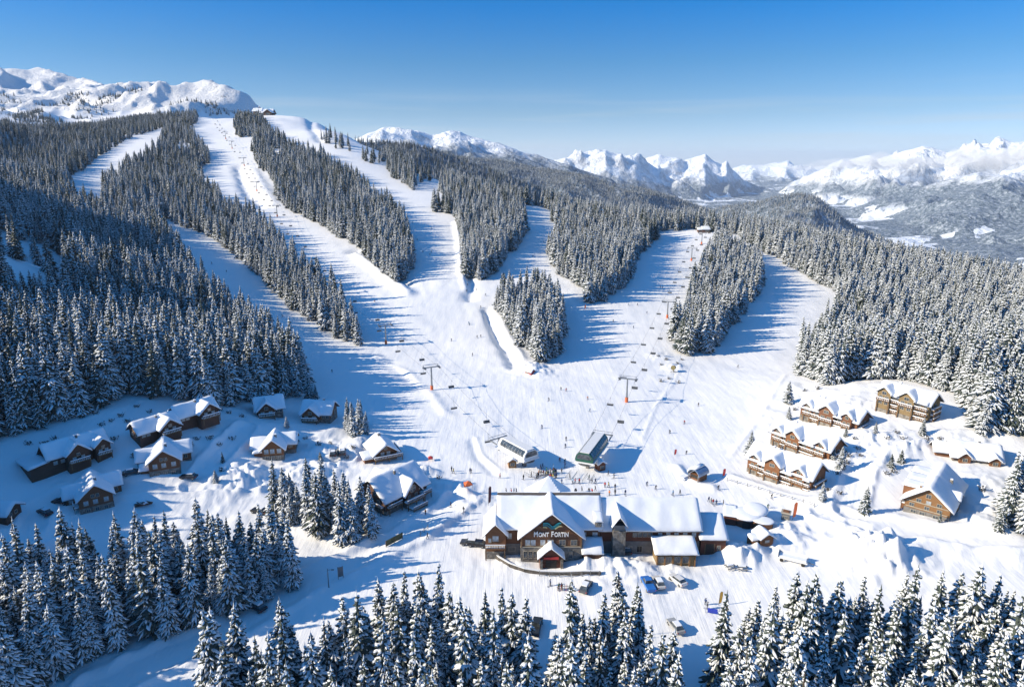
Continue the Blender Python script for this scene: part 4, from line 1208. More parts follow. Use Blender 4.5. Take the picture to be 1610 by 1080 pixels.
def corner_chalet(A, rz, W, depth, label, wall=M_WD, eave=13, ph=13, wings=((.45, .95),), out=12, shed=None, base=5):
    c = House('chalet', A, rz=rz, W=W, label=label, cat='chalet', wall=wall, group='chalets of the left hand village')
    c.wing(0, W, 0, depth, eave, ph, 'y', over=4, base=base)
    for i, (a, b) in enumerate(wings):
        c.wing(W * .4, W + out, depth * a, depth * b, eave + 1 + i, min(ph * .95, depth * (b - a) * .45), 'x', over=3.5, base=max(0, base - .5))
        c.balcony('right', W + out, depth * a + 1, depth * b - 1, 6, 7, 4.5)
        c.row('right', W + out, [depth * (a * .7 + b * .3), depth * (a * .3 + b * .7)], 7.5, 4.5, 5.5, 1); c.row('right', W + out, [depth * (a + b) / 2], 14.5, 4, 4, 0)
    c.row('front', 0, [W * .3, W * .7], 5.5, 5, 4.5, 0); c.row('front', 0, [W * .5], 13.5, 5, 4.5, 0)
    c.row('left', 0, [depth * .3, depth * .6], 5.5, 5, 5, 0); c.row('right', W, [depth * .1, depth * .22], 5.5, 5, 5, 1)
    c.chimney(W * .62, depth * .55, eave + 4, eave + ph + 3.5, 3)
    if shed: c.shed(*shed, 9, 13, over=3)
    return c
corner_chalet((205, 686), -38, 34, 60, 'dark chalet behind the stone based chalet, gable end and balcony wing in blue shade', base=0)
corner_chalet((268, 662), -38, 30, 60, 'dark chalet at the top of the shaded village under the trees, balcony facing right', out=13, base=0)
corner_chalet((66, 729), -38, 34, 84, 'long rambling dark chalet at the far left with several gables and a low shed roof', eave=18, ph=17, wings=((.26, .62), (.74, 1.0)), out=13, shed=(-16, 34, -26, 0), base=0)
def ridge_chalet(A, B, label, wall, depth=34, eave=14, ph=13, gab=(.36, 24), base=4, rz=None, T=3.6, W=None):
    c = House('chalet', A, B, rz=rz, W=W, label=label, cat='chalet', wall=wall, group='chalets of the left hand village'); W = c.W
    c.wing(0, W, 0, depth, eave, ph, 'x', over=4, base=base, T=T)
    g = gab[0] * W; w = gab[1] / 2
    c.wing(g - w, g + w, -7, depth * .5, eave + .6, ph * .85, 'y', over=3.5, base=base + .5, T=T)
    c.balcony('front', -7, g - w, g + w, 5.5, 6, 4.5)
    c.row('front', -7, [g - w * .5, g + w * .5], 6.5, 5, 5, 1); c.row('front', -7, [g], 14.5, 4.5, 4, 0)
    c.row('front', 0, [W * .78, W * .92], 6, 4.5, 5, 0)
    c.row('right', W, [depth * .3, depth * .7], 5.5, 5, 5.5, 0); c.row('right', W, [depth * .5], 14.5, 4, 4, 0)
    c.chimney(W * .7, depth * .5, eave + ph - 3, eave + ph + 5, 3.2)
    return c
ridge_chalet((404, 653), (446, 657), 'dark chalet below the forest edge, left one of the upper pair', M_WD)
ridge_chalet((475, 660), (519, 666), 'sun touched brown chalet, right one of the upper pair beside the piste', M_WB, depth=36)
c = House('chalet', (590, 727), (624, 721), label='small sunlit chalet by the piste with a snow covered deck and dark balcony', cat='chalet', wall=M_WB, group='chalets of the left hand village')
c.wing(0, c.W, 0, 46, 14, 13, 'y', over=5, base=4); c.balcony('front', 0, -2, c.W + 8, 7, 8, 4, zp=-3); c.balcony('right', c.W, 4, 40, 7, 9, 4, zp=-3)
c.row('front', 0, [c.W * .35, c.W * .62], 10, 5, 5, 1); c.row('front', 0, [c.W * .5], 19, 4, 3.5, 0); c.row('left', 0, [12, 28], 6, 5, 5, 0); c.chimney(c.W * .5, 34, 20, 34, 4)
c.shed(-16, -.5, 2, 20, 8, 12, over=3)
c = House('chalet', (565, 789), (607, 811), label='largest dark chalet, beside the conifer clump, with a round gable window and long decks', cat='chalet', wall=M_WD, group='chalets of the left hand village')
W = c.W
c.wing(0, W, 0, 84, 24, 24, 'y', over=5, base=6, T=4); c.wing(W * .4, W + 7, 34, 62, 25, 17, 'x', over=4.5, base=6, T=4)
c.wing(-12, W * .5, 30, 62, 22, 15, 'x', over=4, base=5, T=4)
c.balcony('right', W + 7, 30, 66, 12, 10, 5); c.balcony('right', W, 2, 28, 12, 7, 5); c.balcony('right', W, 66, 84, 12, 12, 5); c.balcony('right', W + 8, 34, 62, 3, 18, 5, zp=-6)
c.balcony('front', 0, 4, W - 4, 12, 7, 5)
c.row('front', 0, [W * .25, W * .5, W * .75], 13, 6, 7, 0); c.row('front', 0, [W * .4, W * .62], 26, 5, 6, 0); c.row('right', W, [8, 20, 74], 13, 5, 7, 0); c.row('right', W + 7, [41, 55], 13.5, 4, 6, 0)
mb = MB(); U_c = c.U
ring = [(math.cos(t) * 6.2, math.sin(t) * 6.2) for t in np.linspace(0, 2 * math.pi, 21)[:-1]]
mb.add([((W + 7.3) * U_c, (48 + a) * U_c, (29 + b) * U_c) for a, b in ring] + [((W + 7.9) * U_c, (48 + a) * U_c, (29 + b) * U_c) for a, b in ring], [tuple(range(20)), tuple(range(39, 19, -1))] + [(i, (i + 1) % 20, 20 + (i + 1) % 20, 20 + i) for i in range(20)])
wf = mb.build('round_window', M_TRIM, c.o)
mb = MB()
for q in range(4):
    a0 = q * math.pi / 2 + .1; arc = [(0, 0)] + [(math.cos(a0 + t) * 5.2, math.sin(a0 + t) * 5.2) for t in np.linspace(0, math.pi / 2 - .2, 6)]
    arc = [(a + .35 * math.cos(a0 + .7), b + .35 * math.sin(a0 + .7)) for a, b in arc]
    n_ = len(arc); mb.add([((W + 8.0) * U_c, (48 + a) * U_c, (29 + b) * U_c) for a, b in arc], [tuple(range(n_))])
mb.build('pane', M_GL, wf)
c.chimney(W * .62, 40, 30, 52, 3)
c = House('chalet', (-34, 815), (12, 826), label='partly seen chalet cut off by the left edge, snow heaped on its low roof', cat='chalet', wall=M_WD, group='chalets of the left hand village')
c.wing(0, c.W, 0, 34, 12, 10, 'x', over=5, T=6); c.row('right', c.W, [10, 22], 4, 5, 5, 0)
c = House('chalet', (62, 893), (112, 876), label='brown chalet mostly hidden behind the bottom left conifers', cat='chalet', wall=M_WO, group='chalets of the left hand village')
c.wing(0, c.W, 0, 40, 16, 14, 'x', over=5); c.row('front', 0, [10, 30], 6, 5, 5, 0)

# ------------------------------------------------------------------ lodges on the right
def row_lodge(A, B, label, wall, eave=21, ph=17, depth=44, gables=((.13, 15, 0), (.44, 24, 6), (.82, 18, 0)), levels=(0.5, 8.5), T=3.6, trimw=M_POST, side=True, base=3, gz=3):
    c = House('row_lodge', A, B, label=label, cat='lodge', wall=wall, group='wooden lodges of the right hand village'); W = c.W
    c.wing(0, W, 0, depth, eave, ph, 'x', over=4, base=base, T=T, baseM=M_ST)
    for f, w, out in gables:
        g = f * W
        c.wing(g - w/2, g + w/2, -3 - out, depth * .5, eave + gz + (2 if out else 0), w * .42, 'y', over=3, T=T, base=base + .7, baseM=M_ST)
        for z in levels[1:]:
            c.row('front', -3 - out, [g - w * .22, g + w * .22], z + 1.5, w * .24, 5, 0)
        c.row('front', -3 - out, [g], eave + gz - 1, w * .3, 4.5, 0)
        c.balcony('front', -3 - out, g - w/2 + .5, g + w/2 - .5, levels[-1], 3.5, 3.5, zp=-3)
    segs = []; u = 0
    for f, w, out in gables:
        segs.append((u, f * W - w / 2)); u = f * W + w / 2
    segs.append((u, W))
    for a, b in segs:
        if b - a < 7: continue
        for z in levels: c.balcony('front', 0, a + .6, b - .6, z, 6.5, 3.4, zp=-3)
        c.shed(a + .3, b - .3, -7, -.3, levels[-1] + 9, levels[-1] + 11, wall=False, over=.5, T=1.7, name='canopy')
        n = max(1, int((b - a) / 9))
        for z in levels: c.row('front', 0, [a + (b - a) * (i + .5) / n for i in range(n)], z + 1.2, 4.2, 5, 0)
    if side:
        for z in levels:
            c.balcony('right', W, 6, depth - 6, z, 6, 3.4, zp=-3); c.row('right', W, [depth * .3, depth * .6], z + 1.2, 4.5, 5, 0)
    c.chimney(W * .3, depth * .5, eave + ph - 2, eave + ph + 4, 3)
    return c
row_lodge((1174, 741), (1274, 770), 'long timber row lodge with three gables, lower of the stacked pair by the piste', M_WO)
row_lodge((1211, 698), (1303, 722), 'long timber row lodge with three gables, upper of the stacked pair', M_WO, eave=18, ph=15, depth=38, levels=(0.5, 8), gables=((.13, 14, 0), (.42, 22, 4), (.86, 16, 0)))
row_lodge((1257, 660), (1347, 674), 'brown timber row lodge with lumpy snow roof, above the stacked pair', M_WB, eave=17, ph=13, depth=36, levels=(0.5, 7.5), gables=((.14, 13, 0), (.50, 22, 4), (.85, 14, 3)), T=4.6)
row_lodge((1379, 641), (1457, 664), 'tall three storey tan timber lodge under the trees, highest on the right', M_WY, eave=27, ph=13, depth=34, levels=(2, 10, 18), gables=((.15, 20, 4), (.60, 22, 4)), gz=1)
c = House('gabled_lodge', (1420, 804), (1491, 820), label='big honey coloured lodge with its wide gable facing the road, tall snowy roof', cat='lodge', wall=M_WH, group='wooden lodges of the right hand village')
W = c.W
c.wing(0, W, 0, 112, 22, 25, 'y', over=6, base=8, T=4, baseM=M_CONC)
for y0_ in (14, 46, 78): c.shed(-7, W * .34, y0_, y0_ + 24, 36, 37, wm=M_WO, over=1.5, T=3.2, name='dormer_roof', wallname='dormer_wall')
c.wing(W * .6, W + 5, 40, 58, 24, 6, 'x', over=3, T=3.4)
c.row('front', -.6, [W * .22, W * .42, W * .72], 1.5, 7, 4.5, 0); c.row('front', 0, [W * .16, W * .5, W * .78], 11.5, 6, 5, 0); c.row('front', 0, [W * .3, W * .52, W * .76], 21, 6, 5, None); c.row('front', 0, [W * .5], 31, 6, 6, 0)
for z in (10, 19.5): c.box('floor_band', 2, -.9, z, W - 2, -.2, z + 1.1, M_TRIM)
c.balcony('left', 0, 4, 100, 10, 6, 4, zp=-3); c.row('left', 0, [14, 34, 54, 74, 94], 11, 6, 6, 0); c.row('right', W, [20, 50, 80], 10, 6, 6, 0)
c.chimney(W * .28, 10, 24, 44, 2.6, M_POST); c.chimney(W * .8, 70, 26, 42, 4); c.box('door', W * .36, -.9, -2, W * .42, -.55, 6, M_DARK)
c = House('low_lodge', (1497, 724), (1572, 731), label='low single storey orange timber lodge with broad snow roof on the far right', cat='lodge', wall=M_WO, group='wooden lodges of the right hand village')
W = c.W
c.wing(0, W, 0, 44, 8, 15, 'x', over=5, T=4.5, base=2); c.wing(W * .12, W * .36, -6, 22, 9, 7, 'y', over=3, T=3.6); c.wing(W * .76, W * .98, -7, 22, 8.5, 6, 'y', over=3, T=3.6)
c.wing(-22, 6, 10, 34, 9, 9, 'x', over=4, T=4); c.row('front', 0, [W * .45, W * .56, W * .67], 1.5, 5, 5, 0); c.row('front', -6, [W * .24], 2, 6, 5, 0); c.row('front', -7, [W * .87], 2, 6, 5, 0); c.row('left', -22, [18, 27], 2, 4, 5, 0)
c.box('door', W * .5, -.7, -1, W * .53, -.2, 7, M_DARK); c.chimney(W * .6, 22, 20, 28, 3)

# ------------------------------------------------------------------ small buildings by the day lodge
c = House('round_cafe', (1152, 832), (1190, 834), label='low dark cafe with curved snow roofs right of the day lodge', cat='building', wall=M_WD)
U = c.U
def disc(c, name, cx, cy, r, z0, z1, mat, T=None, ry=1.0):
    U = c.U; n = 28; mb = MB()
    vs = [((cx + math.cos(t) * r) * U, (cy + math.sin(t) * r * ry) * U, z * U) for z in (z0, z1) for t in np.linspace(0, 2 * math.pi, n + 1)[:-1]]
    mb.add(vs, [tuple(range(n))[::-1], tuple(range(n, 2 * n))] + [(i, (i + 1) % n, n + (i + 1) % n, n + i) for i in range(n)])
    w = mb.build(name, mat, c.o)
    if T:
        mb = MB(); prof = [(1.10, 0), (1.13, T * .4), (1.05, T * .8), (.8, T * 1.05), (.4, T * 1.2), (0.01, T * 1.25)]
        vs = [((cx + math.cos(t) * r * k) * U, (cy + math.sin(t) * r * ry * k) * U, (z1 + .3 + zz) * U) for k, zz in prof for t in np.linspace(0, 2 * math.pi, n + 1)[:-1]]
        F = [tuple(range(n))[::-1]] + [(j * n + i, j * n + (i + 1) % n, (j + 1) * n + (i + 1) % n, (j + 1) * n + i) for j in range(len(prof) - 1) for i in range(n)]
        mb.add(vs, F); mb.build('snow_layer', M_RS, w, smooth=True)
    return w
disc(c, 'wall', 20, 26, 21, -6, 12, M_WD, 5, .9); disc(c, 'wall', 44, 12, 15, -6, 14, M_WO, 1.6, .8); disc(c, 'wall', 34, 40, 17, -6, 15, M_WD, 6, 1.1)
c.shed(-14, 4, 12, 44, 13, 16, wm=M_WR, over=1.5, T=1.0); c.box('door', 14, 6.2, -4, 26, 7.0, 8, M_DARK)
c = House('ticket_hut', (1196, 857), (1215, 855), label='small orange hut with a snowy pitched roof below the round cafe', cat='hut', wall=M_WO)
c.wing(0, c.W, 0, 22, 11, 7, 'y', over=3, T=3.4); c.row('front', 0, [c.W * .5], 4, 7, 3.6, 1); c.shed(-13, -.5, 4, 18, 8, 10, over=2)
c = House('kiosk', (1228, 817), (1240, 818), label='small grey kiosk with a brown topped roof by the orange feather flag', cat='kiosk', wall=M_GREYM)
c.box('wall', 0, 0, -3, 12, 11, 11, M_GREYM); c.box('roof', -1.2, -1.2, 11.1, 13.2, 12.2, 12.6, M_TRIM); c.box('roof_panel', 1.5, 1.5, 12.7, 10.5, 9.5, 13.4, M_WO); c.win('front', 0, 6, 3, 7, 4, 0)
# the barn roofed loading hut of the beginners' lift
c = House('lift_hut', (1082, 752), (1098, 758), label='small hut with a rounded blue grey roof beside the beginner slope', cat='hut', wall=M_WO)
U = c.U; W = c.W; Dp = 26
mb = MB(); arc = [(math.cos(t) * (W / 2 + 1.5) + W / 2, 9 + math.sin(t) * 9.5) for t in np.linspace(math.pi, 0, 13)]
arc_in = [(x_ * .94 + W * .03, z_ - .9) for x_, z_ in arc][::-1]
mb.prism([(x_ * U, z_ * U) for x_, z_ in arc + arc_in], -1.5 * U, Dp * U); mb.build('roof', M_BLUEROOF, c.o, smooth=False)
mb = MB(); arcs = [(math.cos(t) * (W / 2 + 1.8) + W / 2, 9.3 + math.sin(t) * 9.9) for t in np.linspace(math.pi, math.pi * .42, 8)]; arci = [(x_ + .5, z_ - .5) for x_, z_ in arcs][::-1]
arcs = [(x_ - .5, z_ + 1.4) for x_, z_ in arcs]
mb.prism([(x_ * U, z_ * U) for x_, z_ in arcs + arci], -1.2 * U, (Dp - 1) * U); mb.build('snow_layer', M_RS, c.o, smooth=True)
c.box('wall', 1, 3, -4, W - 1, Dp - 2, 9, M_WO); c.box('opening', 3, 2.4, 3, W - 3, 2.9, 8.5, M_DARK)
for x_ in (.2, W - 1.4): c.box('post', x_, -.8, -3, x_ + 1.2, .6, 10, M_GREYM)
c.box('snow_ramp', -14, -10, -3, -1, 8, 2.2, M_RS, bevel=.3)
# red hut among the pistes, hut in the trees, top stations
c = House('red_hut', (826, 587), (835, 590), label='tiny dark red hut at the foot of the wooded island between the pistes', cat='hut', wall=simple('red_paint', (.30, .03, .035), .6))
c.wing(0, c.W, 0, 8, 4.5, 3.6, 'x', over=1.5, T=1.8, z0=-4); c.win('front', 0, 3, 1.5, 2, 2)
c = House('ridge_station', (1104, 366), (1124, 366), rz=0, label='small lift top station hut on the ridge between the trees', cat='hut', wall=M_WD)
c.wing(0, 12, 0, 9, 5, 3.5, 'x', over=1.2, T=1.2, z0=-6); c.wing(-6, 1, 2, 9, 4, 2.5, 'x', over=1, T=1.2, z0=-6); c.win('front', 0, 8, 2, 5, 3)
c = House('summit_lodge', (398, 183), (431, 183), rz=0, label='dark summit lodge with snowy roofs on the skyline of the ski hill', cat='lodge', wall=M_WD)
c.wing(0, 13, 2, 16, 8, 4, 'x', over=1.5, T=1.4, z0=-8); c.wing(12, 30, 0, 16, 5.5, 5, 'x', over=1.5, T=1.4, z0=-8); c.wing(19, 30, -4, 8, 6, 4, 'y', over=1.2, T=1.2, z0=-8)
c.row('front', 2, [4, 9], 2, 3, 3, 0); c.row('front', 0, [14, 17], 1.5, 2, 2.6, 0); c.row('front', -4, [24.5], 1.5, 5, 3, 0); c.chimney(8, 9, 10, 15, 1.6)

# ------------------------------------------------------------------ chairlifts
M_CHAIR = simple('chair_dark', (.05, .055, .06), .5)
M_ROPE = simple('rope_steel', (.10, .10, .11), .5, .5)
def chair_meshes(loaded=False):
    h = MB(); h.tube((0, 0, 0), (0, .12, -.25), .06); h.tube((0, .12, -.25), (0, .45, -1.5), .045); h.tube((0, .45, -1.5), (0, .38, -2.2), .045); h.tube((-1.15, .38, -2.2), (1.15, .38, -2.2), .045)
    for sx in (-1.15, 1.15):
        h.tube((sx, .38, -2.2), (sx, .33, -3.0), .04); h.tube((sx, .33, -3.0), (sx, -.35, -3.05), .035)
    a = h.build('hanger', M_GREYM)
    m = MB(); m.box(-1.12, -.38, -3.08, 1.12, .28, -2.98); b = m.build('seat', M_CHAIR, bevel=.03)
    m = MB(); m.add([(-1.12, .28, -3.0), (1.12, .28, -3.0), (1.12, .48, -2.38), (-1.12, .48, -2.38), (-1.12, .36, -3.0), (1.12, .36, -3.0), (1.12, .56, -2.38), (-1.12, .56, -2.38)], [(0,1,2,3),(7,6,5,4),(0,4,5,1),(1,5,6,2),(2,6,7,3),(3,7,4,0)])
    c = m.build('backrest', M_CHAIR)
    m = MB(); m.tube((-1.1, .3, -2.45), (-1.1, -.45, -2.6), .03); m.tube((1.1, .3, -2.45), (1.1, -.45, -2.6), .03); m.tube((-1.1, -.45, -2.6), (1.1, -.45, -2.6), .03); m.tube((-.8, -.45, -2.6), (-.8, -.75, -3.5), .025); m.tube((.8, -.45, -2.6), (.8, -.75, -3.5), .025); m.tube((-.9, -.75, -3.5), (.9, -.75, -3.5), .03)
    d = m.build('safety_bar', M_STEEL)
    r = [(o.name.split('.')[0], o.data) for o in (a, b, c, d)]
    for o in (a, b, c, d): bpy.data.objects.remove(o)
    return r
CHAIR = chair_meshes()
def tower(base, H, rz, label, scale=1.0, big=False):
    t = empty('lift_tower', base, rz, 1.0); tag(t, label, 'lift tower', 'steel towers of the chairlifts')
    m = MB(); m.tube((0, 0, 1.6), (0, 0, H), .42 * scale, .26 * scale, 10); m.build('pole', M_STEEL, t, smooth=False)
    m = MB(); m.tube((0, 0, -1.5), (0, 0, 1.9), .62 * scale, .62 * scale, 10); m.build('padding', M_ORANGE, t)
    w = 3.1
    m = MB(); m.beam((-w - .6, 0, H + .05), (w + .6, 0, H + .05), .4, .45); m.beam((-w - .3, .9, H + .9), (w + .3, .9, H + .9), .12, .12); m.beam((-w, .9, H + .1), (-w, .9, H + .9), .1, .1); m.beam((w, .9, H + .1), (w, .9, H + .9), .1, .1)
    m.beam((-w, 0, H + .2), (-w, .9, H + .9), .1, .1); m.beam((w, 0, H + .2), (w, .9, H + .9), .1, .1); m.build('crossarm', M_STEEL, t)
    for sx in (-w, w):
        m = MB(); m.beam((sx, -1.7, H - .25), (sx, 1.7, H - .25), .22, .3); m.beam((sx + .45, -1.9, H - .15), (sx + .45, 1.9, H - .15), .5, .06)
        for q in (-1.5, -.9, -.3, .3, .9, 1.5): m.tube((sx - .09, q, H - .12), (sx + .09, q, H - .12), .22, .22, 8)
        m.build('sheave_assembly', M_GREYM, t)
    m = MB()
    for q in (-.22, .22): m.tube((q, -.48, 2), (q, -.36, H), .025, .025, 4)
    for k in range(int((H - 2) / .8)): m.tube((-.22, -.46, 2.2 + k * .8), (.22, -.46, 2.2 + k * .8), .02, .02, 4)
    m.build('ladder', M_STEEL, t)
    return t
def lift(name, ends, towers, H, spacing, side_label, off=3.1, first=8.0, rope_ends=(5.2, 5.0)):
    """ends: near and far ground pixels of the rope loop; towers: base pixels from the bottom up"""
    P_ = [Vector(G(*ends[0]))] + [Vector(G(*t)) for t in towers] + [Vector(G(*ends[1]))]
    top = [P_[0] + Vector((0, 0, rope_ends[0]))]
    nt_ = len(towers)
    for i in range(nt_):
        a, b = P_[i], P_[i + 2]; rz = math.atan2(b.y - a.y, b.x - a.x) - math.pi / 2
        base = P_[i + 1]
        place = ['lowest', 'second lowest', 'third', 'fourth', 'fifth', 'sixth', 'seventh', 'eighth'][i] if i < nt_ - 1 else 'topmost'
        tower(base, H, rz, '%s tower of the %s, grey pole with a padded foot' % (place, side_label))
        top.append(base + Vector((0, 0, H + .15)))
    top.append(P_[-1] + Vector((0, 0, rope_ends[1])))
    rp = MB(); sides = []
    for s_ in (-1, 1):
        line = []
        for i, p in enumerate(top):
            a = top[max(0, i - 1)]; b = top[min(len(top) - 1, i + 1)]; d = (b - a); d.z = 0; d.normalize()
            line.append(p + Vector((d.y, -d.x, 0)) * off * s_)
        pts_ = []
        for i in range(len(line) - 1):
            a, b = line[i], line[i + 1]; n = 8; L_ = (b - a).length
            for k in range(n):
                t = k / n; q = a.lerp(b, t); q.z -= min(4.0, L_ * .018) * 4 * t * (1 - t); pts_.append(q)
        pts_.append(line[-1]); sides.append(pts_)
        for a, b in zip(pts_, pts_[1:]): rp.tube(a, b, .032, .032, 4)
    o = rp.build('haul_rope', M_ROPE); tag(o, 'steel rope loop of the ' + side_label, 'rope')
    for s_, pts_ in enumerate(sides):
        L_ = [0]
        for a, b in zip(pts_, pts_[1:]): L_.append(L_[-1] + (b - a).length)
        d = first + (spacing * .45 if s_ else 0)
        while d < L_[-1] - 6:
            i = max(k for k in range(len(L_) - 1) if L_[k] <= d)
            q = pts_[i].lerp(pts_[i + 1], (d - L_[i]) / (L_[i + 1] - L_[i])); dr = pts_[i + 1] - pts_[i]
            rz = math.atan2(dr.y, dr.x) - math.pi / 2 + (0 if s_ else math.pi)
            c = empty('lift_chair', q, rz); tag(c, 'empty dark chair hanging on the rope of the ' + side_label, 'lift chair', 'chairs of the ' + side_label)
            for nm, me in CHAIR: link_mesh(nm, me, c)
            d += spacing * rng.uniform(.9, 1.1)
    return P_, top
LH, RH = 'left hand chairlift', 'right hand chairlift'
lift('left', ((797, 716), (338, 191)), [(679, 613), (607, 541), (519, 462), (436, 341), (404, 301), (384, 261), (365, 234), (355, 219)], 9.8, 35, LH)
lift('right', ((942, 711), (1112, 366)), [(985, 632), (1049, 500), (1087, 410), (1103, 384)], 9.4, 27, RH)

def station(A, B, label, cover_mat, band_mat, L_add=1.0):
    a = Vector(G(*A)); b = Vector(G(*B)); d = b - a; L_ = math.hypot(d.x, d.y) + L_add
    t = empty('lift_station', (a.x, a.y, min(a.z, b.z)), math.atan2(d.y, d.x) - math.pi / 2); tag(t, label, 'lift station')
    z0, w = 3.5, 2.5
    prof = [(-w, z0), (w, z0), (w + .35, z0 + .7), (w + .05, z0 + 1.9), (w - .9, z0 + 2.9), (-w + .9, z0 + 2.9), (-w - .05, z0 + 1.9), (-w - .35, z0 + .7)]
    m = MB(); m.prism(prof, -1.0, L_); m.build('housing', cover_mat, t, bevel=.06)
    m = MB(); m.box(-w - .55, -1.15, z0 - .35, w + .55, L_ + .2, z0 + .12); m.build('skirt', M_WHITE, t)
    m = MB(); m.box(-w + 1.0, -.7, z0 + 2.92, w - 1.0, L_ - .4, z0 + 3.12); m.build('roof_plate', M_WHITE, t, bevel=.04)
    for sx in (-1, 1):
        m = MB(); n = int(L_ / 1.5)
        for i in range(n):
            y0 = -.4 + i * (L_ - .6) / n; y1 = y0 + (L_ - .6) / n - .12
            xo = [(w + .22, z0 + 1.15), (w + .08, z0 + 1.85), (w - .78, z0 + 2.83)]
            for (xa, za), (xb, zb) in zip(xo, xo[1:]):
                m.add([(sx * (xa + .04), y0, za), (sx * (xa + .04), y1, za), (sx * (xb + .05), y1, zb + .02), (sx * (xb + .05), y0, zb + .02)], [(0, 1, 2, 3)])
        m.build('side_window', band_mat, t)
    m = MB(); m.prism([(-w + .25, z0 + 1.0), (w - .25, z0 + 1.0), (w - .35, z0 + 1.8), (w - 1.1, z0 + 2.6), (-w + 1.1, z0 + 2.6), (-w + .35, z0 + 1.8)], -1.09, -1.02); m.build('end_window', M_GL, t)
    for y in (L_ * .2, L_ * .75):
        m = MB(); m.beam((0, y, -2), (0, y, z0 - .2), .9, 1.1); m.beam((-1.9, y, z0 - .5), (1.9, y, z0 - .5), .5, .4); m.build('column', M_CONC, t)
    m = MB(); m.tube((0, 1.0, z0 - 1.0), (0, 1.0, z0 - .7), 2.3, 2.3, 20); m.build('bull_wheel', M_GREYM, t)
    m = MB()
    for sx in (-3.1, 3.1):
        m.beam((sx, L_ + .2, z0 + .9), (sx, L_ + 4.0, z0 + 1.3), .3, .3)
        for k in range(5): m.tube((sx - .1, L_ + .5 + k * .7, z0 + .95), (sx + .1, L_ + .5 + k * .7, z0 + .95), .25, .25, 8)
    m.beam((-3.4, L_ + 3.4, z0 + 1.3), (3.4, L_ + 3.4, z0 + 1.3), .3, .35); m.beam((-3.4, L_ + 3.9, z0 + 2.0), (3.4, L_ + 3.9, z0 + 2.0), .12, .12)
    m.tube((0, L_ + 3.4, -2), (0, L_ + 3.4, z0 + 1.3), .3, .3, 8); m.build('rope_gantry', M_STEEL, t)
    m = MB()
    for i in range(7):
        for sx in (-3.6, -1.6, 1.6, 3.6):
            m.tube((sx, -2.2 - i * .9, -.6), (sx, -2.2 - i * .9, 1.0), .04, .04, 4)
    for sx in (-3.6, -1.6, 1.6, 3.6): m.tube((sx, -2.2, 1.0), (sx, -7.6, 1.0), .04, .04, 4)
    m.build('queue_rail', M_GREYM, t)
    return t
station((832, 737), (797, 716), 'left lift base station, long white cover with dark windows above the queue', M_WHITE, M_GL)
station((919, 742), (941, 711), 'right lift base station, raised dark green cover with white roof plate', M_GREEN, M_GL)
c = House('operator_hut', (800, 736), (809, 738), rz=8, label='orange board hut with snow roof under the left lift station', cat='hut', wall=M_WH)
c.wing(0, 12, 0, 15, 11, 4, 'y', over=2, T=2.4); c.win('front', 0, 6, 4, 6, 4)
c = House('operator_hut', (941, 741), (953, 741), rz=20, label='red brown hut with snow roof beside the green lift station', cat='hut', wall=M_WR)
c.wing(0, 12, 0, 14, 11, 4, 'y', over=2, T=2.6); c.win('front', 0, 6, 4, 6, 4)

